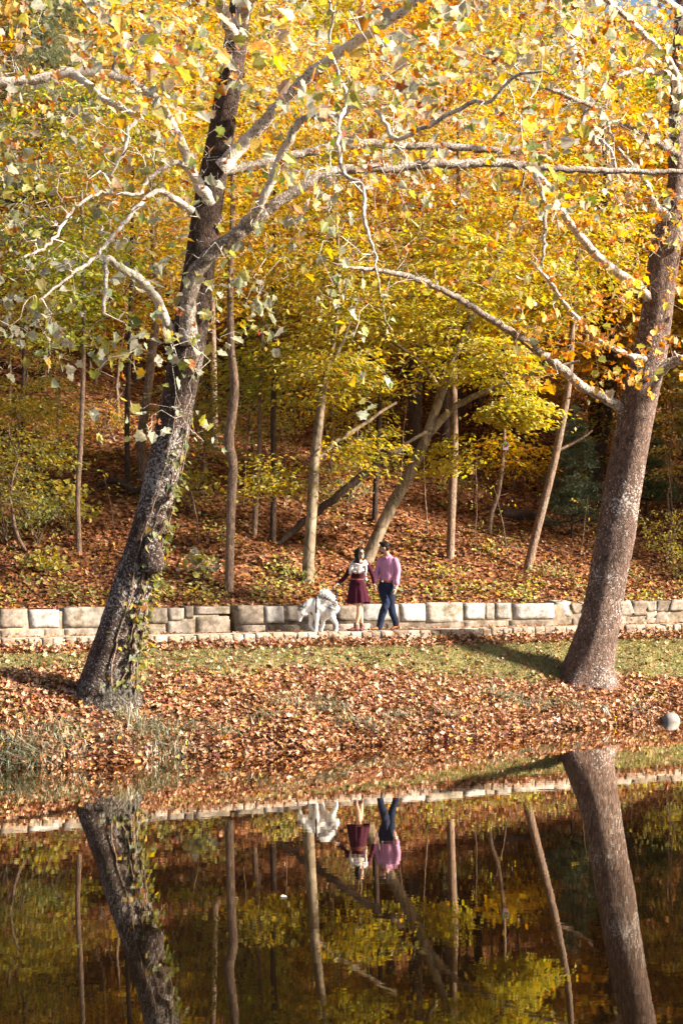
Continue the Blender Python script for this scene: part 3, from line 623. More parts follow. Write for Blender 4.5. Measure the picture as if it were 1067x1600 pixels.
LIMBS_R = [
    ([(992, 652, 24, 28.2), (966, 636, 19, 28.15), (935, 618, 17, 27.9), (905, 600, 16, 27.5), (880, 579, 16, 27.3), (850, 556, 15, 27), (800, 520, 13, 26.6), (750, 488, 12, 26.2), (700, 458, 11, 25.8), (650, 436, 10, 25.4), (600, 423, 9, 25), (556, 418, 6, 24.6), (520, 412, 3, 24.4)], 'limb_brown'),
    ([(1032, 482, 22, 28.15), (1008, 460, 17, 28.0), (985, 440, 16, 27.8), (950, 415, 15, 27.5), (915, 380, 15, 27.2), (890, 350, 13, 27), (868, 318, 12, 26.8), (855, 290, 11, 26.6), (836, 272, 9, 26.4), (846, 300, 9, 26.2), (851, 340, 8, 26), (848, 386, 7, 25.9), (846, 415, 4, 25.9)], 'limb_pale'),
    ([(1058, 170, 16, 28.1), (1052, 110, 13, 27.6), (1028, 78, 12, 27.1), (1000, 47, 11, 26.7), (965, 15, 10, 26.2), (930, -15, 9, 25.8), (880, -50, 7, 25.3)], 'limb_pale'),
    ([(1022, 582, 26, 28.1), (1050, 566, 19, 28), (1085, 556, 16, 27.8), (1150, 545, 12, 27.4)], 'limb_brown'),
    ([(1046, 345, 16, 28.1), (1022, 318, 11, 27.6), (1006, 280, 8, 27.2), (985, 255, 7, 26.9), (960, 225, 6, 26.6), (945, 180, 5, 26.4), (950, 140, 4, 26.2)], 'limb_pale'),
    ([(1056, 240, 14, 28.1), (1015, 215, 10, 27.4), (965, 190, 9, 26.8), (925, 165, 9, 26.2), (885, 150, 9, 25.8), (832, 128, 8, 25.4), (800, 118, 6, 25), (760, 90, 4, 24.6)], 'limb_brown'),
    ([(1058, 120, 14, 28.1), (1000, 110, 10, 27.2), (945, 130, 8, 26.6), (908, 198, 8, 26.2), (940, 221, 8, 26), (956, 244, 6, 25.8), (963, 275, 5, 25.7)], 'limb_pale'),
    ([(1012, 565, 14, 28), (975, 552, 9, 27.6), (935, 532, 8, 27.3), (895, 490, 7, 27), (858, 440, 6, 26.7), (828, 408, 4, 26.4)], 'limb_pale'),
    ([(1064, 20, 14, 28.1), (1010, -20, 11, 27), (930, -60, 9, 26), (830, -70, 8, 25), (730, -50, 6, 24.2), (650, -20, 4, 23.6)], 'limb_pale'),
]
skr = [SR]; sycamore_limbs(RT, br, LIMBS_R, skr)
TR = [region(470, 620, 1140, -90, 330, 24, 28.6), region(190, 800, 1130, 280, 610, 25.5, 28.0), region(45, 560, 820, 300, 470, 24.6, 27), region(80, 700, 1120, -80, 120, 22, 25)]
sk = np.vstack(skr); sk = sk[(sk[:, 3] < .28) & (sk[:, 2] > 4)]
tw = MB(); grow(tw, sk[:, :3], sk[:, 3], np.vstack(TR + [region(420, 600, 1130, -80, 420, 24, 28)]), 5, .8, .14, .010, .010, arch=.06, rmax=.032, tip=.006); cr = tw; cr.second()
for k, (pal, k0, k1) in enumerate([(PAL_TOP, 2, 6), (PAL_RIGHT, 3, 7), (PAL_RIGHT, 1, 4), (PAL_TOP, 2, 5)]):
    clusters(cr, TR[k], k0, k1, .09, .20, pal)
cr.build('crown', M['limb_pale'], RT, off=br, mat2=M['leaf'])

# forest trees -------------------------------------------------
Y1, Y2, Y3, OO, GG, G2 = (.62, .43, .07), (.45, .40, .08), (.62, .34, .05), (.56, .22, .03), (.20, .25, .07), (.37, .39, .11)
PAL_YEL = [(4, Y1), (2.6, Y2), (1.4, Y3), (.6, OO), (1.4, (.60, .49, .26))]
PAL_GRN = [(1.6, GG), (3, G2), (3, Y2), (1.2, Y1)]
PAL_MIX = [(3, Y1), (2.5, Y2), (1.2, G2), (1.3, Y3)]
PAL_ORG = [(3, Y3), (2, OO), (2, Y1), (1, (.36, .13, .03))]
def sprays(mb, T, axis, k, rad, s0, s1, pal, droop=.25, flat=.11):
    """flat layered sprays of small leaves round each twig end"""
    n = len(T) * k; C = np.repeat(T, k, 0); out = T - axis; out[:, 2] = 0; out = unit(out + rng.normal(size=T.shape) * .05); out = np.repeat(out, k, 0)
    side = np.stack([-out[:, 1], out[:, 0], np.zeros(n)], 1)
    a = rng.normal(size=n) * rad * .75; b_ = rng.normal(size=n) * rad * .5 * np.clip(1 - np.abs(a) / rad * .3, .3, 1)
    C = C + out * a[:, None] + side * b_[:, None]; C[:, 2] += rng.normal(size=n) * flat * rad - droop * np.maximum(a, 0) - .15 * np.abs(b_)
    D = out * .6 + side * (np.sign(b_) * .8)[:, None] + rng.normal(size=(n, 3)) * .35; D[:, 2] -= .3
    tone = np.repeat(rng.normal(size=(len(T), 1)) * .10, k, 0)
    leaves(mb, C, D, rng.normal(size=(n, 3)) * .45 + np.array([0, 0, 1.0]), rng.uniform(s0, s1, n), T_SIMPLE, np.clip(pick(pal, n, .15) * (1 + tone), .003, .95))
def crown_targets(ells):
    T = []
    for c, r, n_ in ells:
        v = unit(rng.normal(size=(n_, 3))) * (rng.random((n_, 1)) ** .45); T.append(np.asarray(c) + v * np.asarray(r))
    return np.vstack(T)
def forest_tree(name, label, cat, base_px, rows, mat, ells, pal, k=46, rad=.60, s=(.10, .17), limbs=(), group=None, lump=.02, base=None, tmpl=None, zig=.35, leafm='leaf_wood'):
    b0 = hit(*base_px) if base is None else base; d = b0[1]
    root = thing(name, label, cat, b0, group)
    rr = [(x, y, w_, d + (q[3] if len(q) > 3 else 0)) for q in rows for x, y, w_ in [q[:3]]]
    first = rr[0]; rr = [(first[0], first[1] + 12, first[2] * 1.35, first[3])] + rr
    s_ = spline(pxpath(rr), .15); tr = MB(); trunk_mesh(tr, s_, 14, lump, (.12, .25))
    sk = [s_]
    for lr_ in limbs:
        sk.append(limb(tr, [(x, y, w_, d + dd) for x, y, w_, dd in lr_], 8, .15, .06, .008))
    tr.build('trunk', mat, root, off=b0)
    E = [(P(px, py, d + dd), r, int(n_ * 1.15)) for px, py, dd, r, n_ in ells]
    tp_ = s_[-1, :3]; E.append((tp_ + np.array([0, 0, 1.0]), (2.6, 2.4, 2.4), 30))     # high crown added to shade the slope, mostly above the frame
    if E:
        T = crown_targets(E); sk = np.vstack(sk); top = s_[int(len(s_) * .35):]
        ok = sk[:, 2] > min(T[:, 2].min(), s_[-1, 2] - .5) - 1.0
        tw = MB(); grow(tw, sk[ok, :3], sk[ok, 3], T, 4, zig, .35, .006, .007, arch=.05, rmax=.045); cr = tw; cr.second(); ax = np.repeat(s_[int(len(s_) * .7)][None, :3], len(T), 0)
        sprays(cr, T, ax, k, rad, s[0], s[1], pal); cr.build('crown', mat, root, off=b0, mat2=M[leafm])
    return root
G_ = 'trunks standing on the wooded hillside'
FT = forest_tree
FT('forest_tree', 'slender pale sapling-thin trunk at far left above the green shrubs', 'tree', (125, 862), [(124, 862, 9), (122, 780, 8), (127, 680, 8), (131, 560, 7), (131, 440, 6), (128, 300, 4)], M['bark_grey'], [(110, 430, 0, (1.6, 1.6, 2.0), 60)], PAL_GRN)
FT('forest_tree', 'thin straight dark brown trunk just left of a thicker curved one', 'tree', (200, 762), [(200, 762, 9), (199, 650, 8), (203, 540, 7), (206, 420, 6), (208, 250, 4)], M['bark_dark'], [(190, 300, 0, (2, 2, 2.4), 60)], PAL_YEL)
FT('forest_tree', 'curved grey-brown trunk half behind the leaning ivy-clad sycamore', 'tree', (226, 748), [(226, 748, 17), (221, 690, 15), (230, 620, 14), (239, 545, 13), (246, 470, 12), (240, 350, 10), (250, 200, 7)], M['bark_grey'], [(240, 260, 0, (2.6, 2.4, 2.6), 90)], PAL_MIX)
FT('forest_tree', 'knobbly pinkish-grey trunk standing directly above the broken gap in the wall', 'tree', (358, 922), [(358, 922, 14), (361, 800, 14), (364, 725, 15), (358, 690, 16), (367, 610, 14), (361, 540, 12), (360, 440, 10), (364, 300, 7), (360, 180, 4)], M['bark_grey'], [(350, 330, .5, (1.7, 1.7, 2.4), 60)], PAL_MIX, lump=.05)
FT('forest_tree', 'brown trunk close beside the right edge of the leaning sycamore', 'tree', (335, 702), [(335, 702, 13), (334, 600, 11), (332, 480, 9), (330, 350, 7)], M['bark_grey'], [(320, 380, 0, (2, 2, 2), 60)], PAL_YEL)
FT('forest_tree', 'stout grey-green trunk high among yellow leaves, its foot hidden', 'tree', (386, 606), [(386, 606, 19), (388, 540, 19), (385, 460, 17), (386, 350, 14), (380, 200, 9)], M['bark_beech'], [(390, 260, 0, (3.2, 3, 3), 110)], PAL_YEL)
FT('forest_tree', 'thin wavy brown trunk just left of a straight dark one', 'tree', (397, 838), [(397, 838, 9), (401, 770, 9), (406, 690, 7), (405, 640, 6), (409, 560, 6), (411, 440, 4)], M['bark_grey'], [(420, 560, 0, (1.5, 1.5, 1.2), 30)], PAL_GRN)
FT('forest_tree', 'straight dark trunk at the lower end of the fallen log', 'tree', (426, 850), [(426, 850, 10), (428, 750, 9), (427, 650, 9), (430, 560, 9), (428, 440, 8), (430, 250, 5)], M['bark_dark'], [(440, 350, 0, (2.2, 2, 2.4), 70)], PAL_MIX)
FT('forest_tree', 'smooth pale beech trunk rising behind the dog, forking to the right', 'tree', (481, 908), [(480, 908, 19), (487, 800, 17), (492, 720, 16), (500, 650, 14), (508, 590, 11), (520, 540, 8), (530, 440, 6), (525, 330, 3)], M['bark_beech'],
   [(505, 575, -.2, (1.3, 1.2, .8), 60), (430, 745, .2, (.9, .8, .5), 26), (560, 700, .3, (.9, .7, .6), 18), (510, 420, 0, (1.7, 1.6, 1.8), 70)], PAL_GRN, k=30, limbs=[[(494, 722, 9, 0), (520, 695, 7, .1), (560, 668, 6, .2), (620, 628, 4, .3)], [(508, 590, 8, 0), (540, 520, 6, 0), (560, 460, 4, 0)]])
FT('forest_tree', 'smooth beech leaning steeply to the right behind the couple, fork with a long side limb', 'tree', (572, 880), [(570, 884, 21), (588, 840, 19.5), (612, 790, 18.5), (642, 735, 17.5), (667, 680, 16), (690, 612, 14), (712, 550, 13), (738, 490, 11), (768, 425, 9), (800, 350, 7), (820, 270, 4)], M['bark_beech'],
   [(620, 500, -.6, (2.4, 1.6, .9), 90), (760, 570, -.3, (1.5, 1.2, .7), 55), (800, 640, -.6, (.85, .5, .40), 46), (700, 720, .2, (.5, .4, .8), 16), (570, 590, -.3, (.8, .8, .4), 22), (720, 420, 0, (2.4, 2, 1.4), 110)], [(3, (.46, .44, .10)), (2, Y2), (2, G2), (2, Y1)], leafm='leaf', k=40, rad=.4,
   limbs=[[(672, 676, 13, 0), (700, 645, 11, -.1), (735, 622, 10, -.2), (790, 600, 9, -.3), (850, 577, 7, -.4), (905, 565, 4, -.5)], [(676, 668, 7, 0), (640, 690, 5, -.2), (610, 705, 3, -.3)], [(690, 612, 8, 0), (650, 560, 6, -.4), (590, 520, 4, -.8)], [(712, 550, 8, 0), (760, 560, 6, -.3), (830, 650, 3, -.6)]])
FT('forest_tree', 'thin dark trunk above the woman, in front of the leaning beech', 'tree', (585, 815), [(585, 815, 9), (588, 740, 9), (592, 650, 8), (595, 590, 7), (598, 450, 5)], M['bark_dark'], [(600, 440, 0, (1.8, 1.8, 1.8), 50)], PAL_MIX)
FT('forest_tree', 'thick dark furrowed trunk left of the leaning beech, its foot in shade', 'tree', (645, 720), [(644, 720, 23), (648, 640, 22), (650, 520, 20), (655, 380, 16), (655, 200, 10)], M['bark_dark'], [(650, 280, 0, (3.4, 3, 3.2), 120)], PAL_YEL, lump=.03)
FT('forest_tree', 'tall straight brown trunk right of the leaning beech, leafy shoots at its foot', 'tree', (703, 872), [(703, 872, 12), (706, 780, 13), (709, 690, 13), (708, 600, 12), (712, 480, 10), (716, 330, 8), (715, 180, 5)], M['bark_grey'], [(720, 300, 0, (2.2, 2, 2.8), 90)], PAL_YEL)
FT('forest_tree', 'dark trunk hidden partly behind a tall brown one right of the leaning beech', 'tree', (694, 742), [(693, 742, 16), (697, 640, 15), (700, 500, 13), (705, 300, 10)], M['bark_dark'], [(690, 330, 0, (3, 2.6, 2.6), 100)], PAL_ORG)
FT('forest_tree', 'brown trunk leaning right beside the blue-green pine sapling', 'tree', (823, 892), [(823, 892, 14), (838, 830, 13), (856, 760, 12), (872, 690, 12), (887, 605, 11), (893, 520, 9), (900, 400, 6)], M['bark_grey'], [(890, 400, .3, (1.8, 1.6, 1.5), 70), (850, 480, .2, (1.2, 1, .7), 30)], PAL_YEL, limbs=[[(868, 705, 5, 0), (900, 690, 4, 0), (925, 672, 3, -.1)]])
FT('forest_tree', 'thick dark trunk behind the pine sapling, beside the big scaly-barked sycamore', 'tree', (930, 735), [(930, 735, 26), (933, 640, 25), (935, 520, 22), (938, 350, 17), (935, 150, 10)], M['bark_dark'], [(930, 260, 0, (3.4, 3, 3.2), 120)], PAL_ORG)
BT = FT('forest_tree', 'thin crooked trunk that carries the little birdhouse', 'tree', (765, 832), [(764, 830, 8), (768, 800, 7), (778, 770, 7), (786, 705, 6), (788, 620, 5), (786, 520, 4)], M['bark_grey'], [(800, 700, .6, (.9, .8, .5), 18), (790, 500, 0, (1.3, 1.3, 1.0), 36)], PAL_MIX)
FT('forest_tree', 'thin black trunk standing at far left under yellow leaves', 'tree', (36, 692), [(36, 692, 7), (37, 600, 6), (40, 480, 5), (38, 330, 3)], M['bark_dark'], [(40, 640, -.5, (1.0, .9, .4), 22), (40, 430, 0, (2, 2, 2), 60)], PAL_YEL)
FT('forest_tree', 'thin brown trunk at the right edge between yellow shrubs', 'tree', (1016, 765), [(1016, 765, 6), (1024, 710, 5), (1036, 620, 5), (1040, 500, 4)], M['bark_grey'], [(1040, 560, 0, (1.6, 1.4, 1.6), 50)], PAL_YEL)
wb = P(1085, 735, 44.0); wb[2] = float(ground(wb[0], wb[1]))
FT('white_sycamore', 'white-barked tree leaning left, behind the leaves at upper right', 'tree', None, [(1088, HZ - (wb[2] - HC) * F / 44, 26), (1040, 560, 22), (985, 400, 20), (945, 265, 18), (926, 200, 17), (908, 140, 17), (892, 75, 15), (876, 15, 14), (860, -60, 10), (850, -180, 5)], M['bark_white'], [(870, 0, 0, (3.4, 3, 3), 90)], PAL_YEL, base=wb)

# conifers
def conifer(name, label, b0, h, r0, spread, nb, droop=.1, needle=.10, z0=.15, cols=((.10, .15, .085), (.16, .20, .11), (.08, .12, .08))):
    root = thing(name, label, 'tree', b0); tr = MB(); zs = np.linspace(-.2, h, 24)
    wv = np.stack([np.sin(zs * .5) * .05, np.cos(zs * .4) * .05, zs], 1); tube(tr, wv, np.linspace(r0, .015, 24), 10, rough=.06)
    bl_ = MB(); L_ = []
    for q in range(nb):
        f = z0 + (1 - z0) * rng.random(); z = h * f; L = spread * (1 - f) ** .7 * rng.uniform(.6, 1.1) + .15; a = rng.uniform(0, 6.28)
        s_ = np.linspace(0, 1, 7); d = np.array([math.cos(a), math.sin(a), 0]); pts = np.array([0, 0, z]) + d * (s_ * L)[:, None]; pts[:, 2] += .12 * L * s_ - droop * L * s_ ** 2 + rng.normal(size=7) * .02
        tube(bl_, pts, np.linspace(.02 + .006 * L, .004, 7), 4, cap=False); L_.append((pts, L, d))
    bl_.second(); nl = bl_; s_ = np.linspace(0, 1, 7)
    for pts, L, d in L_:
        n_ = int(150 * L) + 20; t = rng.random(n_) ** .7; C = np.stack([np.interp(t, s_, pts[:, i_]) for i_ in range(3)], 1); sd_ = np.array([-d[1], d[0], 0])
        lat = rng.normal(size=n_) * .22 * L * (1 - t * .5); C = C + sd_ * lat[:, None]; C[:, 2] += rng.normal(size=n_) * .05
        D = d * .8 + sd_ * np.sign(lat)[:, None] * .5 + rng.normal(size=(n_, 3)) * .5
        Nn = rng.normal(size=(n_, 3)); X_ = unit(D); Y_ = unit(np.cross(X_, Nn)); s2 = rng.uniform(.7, 1.3, (n_, 1)) * needle
        V = np.stack([C - Y_ * .006, C + Y_ * .006, C + X_ * s2], 1)
        for kk in range(2):
            D2 = unit(X_ + rng.normal(size=(n_, 3)) * .45); V = np.concatenate([V, np.stack([C - Y_ * .005, C + Y_ * .005, C + D2 * s2], 1)], 1)
        V = V.reshape(-1, 3); fc = np.arange(len(V)).reshape(-1, 3); cc = np.repeat(pick([(1, c_) for c_ in cols], n_, .18), 3, 0); nl.add(V, fc, cc)
    tr.build('trunk', M['bark_dark'], root); nl.build('crown', M['bark_dark'], root, mat2=M['needle'])
    return root
b0 = hit(893, 842); conifer('pine_sapling', 'young blue-green pine behind a right-leaning brown trunk', b0, 3.4, .04, 1.1, 70, .05, .12, .12, ((.065, .09, .05), (.10, .12, .06), (.04, .06, .036)))
b0 = hit(960, 800); conifer('pine_sapling', 'small blue-green pine showing right of the scaly-barked sycamore', P(1010, 800, b0[1]), 2.6, .03, 1.0, 60, .05, .12, .12, ((.11, .15, .08), (.13, .17, .07)))
b0 = P(70, 560, 41.0); b0[2] = float(ground(b0[0], b0[1])); conifer('pine_tree', 'tall soft grey-green pine behind the white limbs at upper left', b0, 13, .2, 4.2, 150, .16, .2, .25, ((.17, .20, .11), (.22, .24, .13), (.13, .16, .09)))
b0 = P(745, 500, 47.0); b0[2] = float(ground(b0[0], b0[1])); conifer('pine_tree', 'dull olive pine standing among yellow trees, right of centre', b0, 10, .18, 3.2, 100, .16, .2, .2, ((.16, .17, .07), (.19, .19, .08)))

# trees massed farther up the hill: six kinds, then copies
protos = []
kinds = [('golden yellow', PAL_YEL), ('yellow-green', PAL_MIX), ('orange', PAL_ORG)]
def far_proto(ki, h, spread):
    lab, pal = kinds[ki]; root = thing('forest_tree', '', 'tree'); tr = MB()
    zs = np.linspace(-.5, h, 16); wv = np.stack([np.cumsum(rng.normal(size=16) * .10), np.cumsum(rng.normal(size=16) * .10), zs], 1); wv[:2, :2] = 0
    rd = np.linspace(.20, .03, 16); tube(tr, wv, rd, 9, rough=.06)
    T = crown_targets([((wv[8][0], wv[8][1], h * .62), (spread, spread, h * .40), 200)])
    bk = M['bark_grey' if rng.random() < .5 else 'bark_dark']; tr.build('trunk', bk, root); cr = MB()
    grow(cr, wv[4:], rd[4:], T, 4, .35, .5, .008, .009, arch=.06, rmax=.07); cr.second(); sprays(cr, T, np.repeat(wv[8][None], len(T), 0), 44, .62, .16, .28, pal); cr.build('crown', bk, root, mat2=M['leaf_wood'])
    return root
far = []
for ki in (0, 1, 2, 0, 1): far.append((ki, far_proto(ki, rng.uniform(9, 13), rng.uniform(2.6, 3.6))))
FLAB = ['one of the golden yellow trees massed high on the wooded hillside', 'one of the yellow-green trees massed high on the wooded hillside', 'one of the orange-leaved trees massed high on the wooded hillside']
FGRP = ['golden trees high on the hillside', 'yellow-green trees high on the hillside', 'orange trees high on the hillside']
first = [True] * len(far); spots = []
for row_d in (43, 48, 54, 60, 67, 75, 84, 95, 106):
    half = row_d * .27 + 3; nn = int(2 * half / 4.3)
    for q in range(nn):
        x = -half + (q + .5) * 2 * half / nn + rng.normal() * .8; d = row_d + rng.normal() * 1.6; spots.append((x, d))
spots += [(19, 84), (21.5, 92), (17, 89), (24, 99), (22, 86), (-22, 95), (-18, 90), (20, 104), (25, 108), (17, 71), (20, 75), (23, 79), (26, 83), (15.5, 66), (18.5, 67), (21.5, 71)]
for x, d in spots:
    i_ = int(rng.integers(len(far))); ki, pr = far[i_]; loc = (x, d, float(ground(x, d)))
    if first[i_]:
        first[i_] = False; pr.location = loc; pr.rotation_euler = (0, 0, rng.uniform(0, 6.28)); o = pr; tag(o, FLAB[ki], None, FGRP[ki])
    else: dup(pr, loc, rng.uniform(0, 6.28), rng.uniform(.8, 1.25), FLAB[ki], FGRP[ki])

# young trees of the understorey
yprotos = []
for lab, pal, h in (('golden', PAL_YEL, 4.6), ('yellow-green', PAL_MIX, 5.4), ('orange', PAL_ORG, 4.2), ('green', PAL_GRN, 3.0)):
    root = thing('young_tree', '', 'tree'); tr = MB(); zs = np.linspace(-.3, h, 12); wv = np.stack([np.cumsum(rng.normal(size=12) * .07), np.cumsum(rng.normal(size=12) * .07), zs], 1); wv[:2, :2] = 0
    rd = np.linspace(.055, .012, 12); tube(tr, wv, rd, 8, rough=.05); tr.build('trunk', M['bark_grey'], root); cr = MB()
    T = np.vstack([crown_targets([((wv[7][0], wv[7][1], h * q), (1.7, 1.7, .34), n_)]) for q, n_ in ((.40, 7), (.55, 10), (.72, 13), (.9, 11))]); T = T + rng.normal(size=T.shape) * np.array([.35, .35, .12])
    grow(cr, wv[3:], rd[3:], T, 4, .3, .3, .004, .006, arch=.05, rmax=.025); cr.second(); sprays(cr, T, np.repeat(wv[7][None], len(T), 0), 44, .44, .09, .15, pal, .30, .12); cr.build('crown', M['bark_grey'], root, mat2=M['leaf_wood'])
    yprotos.append([root, lab, True])
young = [(15, 640, 0), (70, 610, 1), (150, 600, 0), (185, 655, 2), (280, 640, 0), (320, 620, 1), (410, 640, 0), (455, 610, 1), (470, 660, 2), (540, 640, 1), (560, 600, 0), (610, 640, 1), (730, 600, 0), (770, 620, 2), (800, 600, 0), (840, 640, 0), (860, 590, 2), (900, 640, 2), (960, 620, 0), (1000, 640, 0), (1040, 680, 1), (1075, 640, 0), (1060, 760, 0), (985, 720, 1),
         (15, 780, 3), (95, 745, 1), (300, 765, 3), (405, 765, 3), (545, 775, 3), (800, 720, 0), (985, 800, 3), (1050, 830, 1), (1075, 770, 3), (40, 860, 3), (930, 700, 0), (520, 700, 1)]
for px, py, q in young:
    pr = yprotos[q]; b0 = hit(px, py); lb = 'one of the young %s trees spreading flat sprays on the middle of the slope' % pr[1]; gp = 'young %s trees on the middle slope' % pr[1]
    if pr[2]: pr[2] = False; pr[0].location = tuple(b0); tag(pr[0], lb, None, gp)
    else: dup(pr[0], b0, rng.uniform(0, 6.28), rng.uniform(.75, 1.2) * (.72 if py > 700 and q != 3 else 1), lb, gp)
# unseen copies of the wood's trees, added right of the frame to shade the slope
for x, d, q in ((14.2, 37.5, 0), (15.5, 43, 1), (19.5, 40, 3), (15, 50, 1), (22, 46, 0)):
    ki, pr = far[q]; dup(pr, (x, d, float(ground(x, d))), rng.uniform(0, 6.28), rng.uniform(1.15, 1.5), 'unseen tree added beyond the right edge of the view to shade the slope', 'unseen shade trees added beyond the right edge')

# shrubs and undergrowth ----------------------------------------
def shrub(label, px, py, rx, rz, n, k, pal, s=(.06, .11), up=.0, name='shrub', tm=T_SIMPLE):
    b0 = hit(px, py); root = thing(name, label, 'shrub', b0); st = MB(); T = crown_targets([(b0 + np.array([0, 0, rz * .95 + up]), (rx, rx * .8, rz), n)])
    sk = []
    for q in range(5):
        e = T[int(rng.integers(len(T)))]; s_ = np.linspace(0, 1, 8)[:, None]; pts = b0 + np.array([0, 0, -.05]) + (e - b0) * s_ ** np.array([1.3, 1.3, .8]) + rng.normal(size=(8, 3)) * .03 * s_; tube(st, pts, np.linspace(.018, .006, 8), 5, cap=False); sk.append(np.c_[pts, np.linspace(.018, .006, 8)])
    sk = np.vstack(sk); grow(st, sk[:, :3], sk[:, 3], T, 4, .4, .15, .004, .004, rmax=.012); cr = st; cr.second(); C = np.repeat(T, k, 0) + rng.normal(size=(n * k, 3)) * np.array([.13, .13, .05]); D = rng.normal(size=C.shape); D[:, 2] -= .4
    leaves(cr, C, D, rng.normal(size=C.shape) * .5 + np.array([0, -.3, 1]), rng.uniform(s[0], s[1], len(C)), tm, pick(pal, len(C), .18)); cr.build('foliage', M['bark_grey'], root, off=b0, mat2=M['leaf'])
PAL_SH = [(3, (.34, .36, .13)), (2, (.18, .24, .10)), (2, (.42, .43, .20)), (1, (.55, .45, .08))]
PAL_SY = [(2, (.60, .47, .10)), (2, (.42, .42, .12)), (1, (.28, .31, .10))]
shrub('leafy dark green shrub at the far left edge of the hillside', 10, 850, 1.2, .75, 60, 12, PAL_SH, up=.1)
shrub('green shrub with bluish leaves left of the slender pale trunk', 60, 850, .9, .55, 46, 12, PAL_SH, up=.1)
shrub('tall green bush higher up behind the shrubs at the far left', 30, 790, 1.5, .8, 60, 12, PAL_SH, up=.4)
shrub('yellow-leaved bush in front of the slender pale trunk at left', 105, 832, .7, .5, 34, 10, PAL_SY, (.08, .13), .2, tm=T_MAPLE)
shrub('yellowing seedling low on the slope near the wall at far left', 75, 898, .6, .28, 20, 8, PAL_SY, (.07, .11), tm=T_MAPLE)
shrub('yellow-green bush right of the leaning ivy-clad trunk', 300, 800, .7, .6, 28, 8, PAL_SY, (.07, .12), .1, tm=T_MAPLE)
shrub('large-leaved pale green seedling right of the ivy on the slope', 318, 905, .45, .35, 14, 6, [(2, PALE), (2, YG)], (.10, .16), .05, tm=T_MAPLE)
shrub('low green seedling at the foot of the smooth pale beech', 455, 905, .7, .2, 22, 8, PAL_SH)
shrub('green bush beside the fallen log under the beech', 540, 790, 1.0, .6, 40, 10, PAL_SH)
shrub('yellow-green shoots around the foot of the tall straight brown trunk', 712, 800, .5, .7, 30, 10, PAL_SY + PAL_SH)
shrub('golden bush under the birdhouse', 800, 770, 1.3, .6, 50, 10, PAL_YEL + [(2, (.3, .2, .05))], up=.1)
shrub('yellow shrub at the right edge behind the sycamore', 1040, 880, .8, .7, 44, 12, PAL_SY, up=.1)
shrub('green seedling on the slope just left of the scaly-barked sycamore', 865, 905, .5, .25, 18, 7, PAL_SH)
shrub('yellow-green bush above the wall at the right edge', 1075, 905, .7, .5, 36, 10, PAL_SY + PAL_SH)
shrub('low golden seedling right of the man on the slope', 690, 905, .6, .18, 20, 7, PAL_SY)
shrub('golden bush high on the slope left of the pale beech', 440, 690, 1.2, .6, 40, 12, PAL_YEL, up=.2)
shrub('golden bush high on the slope behind the thick dark trunk', 620, 660, 1.5, .7, 50, 12, PAL_YEL, up=.2)
shrub('golden bush on the upper slope right of the leaning beech', 830, 680, 1.6, .8, 50, 12, PAL_YEL + PAL_MIX, up=.2)
shrub('yellow bush on the upper slope between two thin trunks at left', 160, 690, 1.2, .5, 40, 12, PAL_MIX, up=.2)
gc = MB()
for q in range(150):
    px = rng.uniform(-20, 1090); py = rng.uniform(690, 936) if q < 90 else rng.uniform(915, 944); p = hit(px, py); u0, v0 = to_uv(p[0], p[1]); n_ = int(rng.integers(14, 50))
    u = u0 + rng.normal(size=n_) * .22; v = np.maximum(v0 + rng.normal(size=n_) * .2, VW + .32)
    scatter(u, v, rng.uniform(.05, .10, n_), PAL_SH + PAL_SY, T_HEART, .22, .35, .18, gc)
for q in range(95):
    px = rng.uniform(-20, 1090); py = rng.uniform(1000, 1150); p = hit(px, py, 19); u0, v0 = to_uv(p[0], p[1]); n_ = int(rng.integers(12, 30))
    u = u0 + rng.normal(size=n_) * .14; v = np.minimum(v0 + rng.normal(size=n_) * .12, VK - .05); scatter(u, v, rng.uniform(.03, .06, n_), PAL_SH, T_HEART, .10, .35, .18, gc)
tag(gc.build('ground_cover', M['leaf'], smooth=False), 'scattered low green seedlings growing through the fallen leaves', 'ground cover', kind='stuff')

sapling_spots = [(22, 770), (62, 720), (158, 700), (258, 790), (282, 742), (312, 850), (380, 790), (446, 800), (545, 835), (562, 760), (625, 770), (668, 835), (742, 840), (795, 880), (852, 800), (905, 870), (958, 815), (985, 862), (1000, 740), (1055, 860), (178, 830), (92, 700), (520, 745)]
for q, (px, py) in enumerate(sapling_spots):
    b0 = hit(px, py); h = rng.uniform(1.2, 3.4); sp = MB(); s_ = np.linspace(0, 1, 12); lean = rng.normal(size=2) * .14 * h
    pts = np.stack([lean[0] * s_ ** 1.4, lean[1] * s_ ** 1.4, -.05 + h * s_], 1) + np.cumsum(rng.normal(size=(12, 3)), 0) * .012 * np.array([1, 1, 0]); rd = np.linspace(.007 + .004 * h, .004, 12); tube(sp, pts, rd, 6)
    T = pts[rng.integers(4, 12, 9)] + rng.normal(size=(9, 3)) * np.array([.35, .35, .15]) + np.array([0, 0, .15]); grow(sp, pts[3:], rd[3:], T, 4, .4, .12, .004, .004, rmax=.010, tip=.0025); sp.second()
    clusters(sp, T[:int(rng.integers(2, 9))], 2, 5, .06, .12, PAL_SY, T_SIMPLE, .12); sap = sp.build('sapling', M['bark_grey'], mat2=M['leaf']); sap.location = tuple(b0)
    tag(sap, 'one of the thin nearly bare saplings growing out of the leaf litter on the slope', 'sapling', 'bare saplings on the slope')
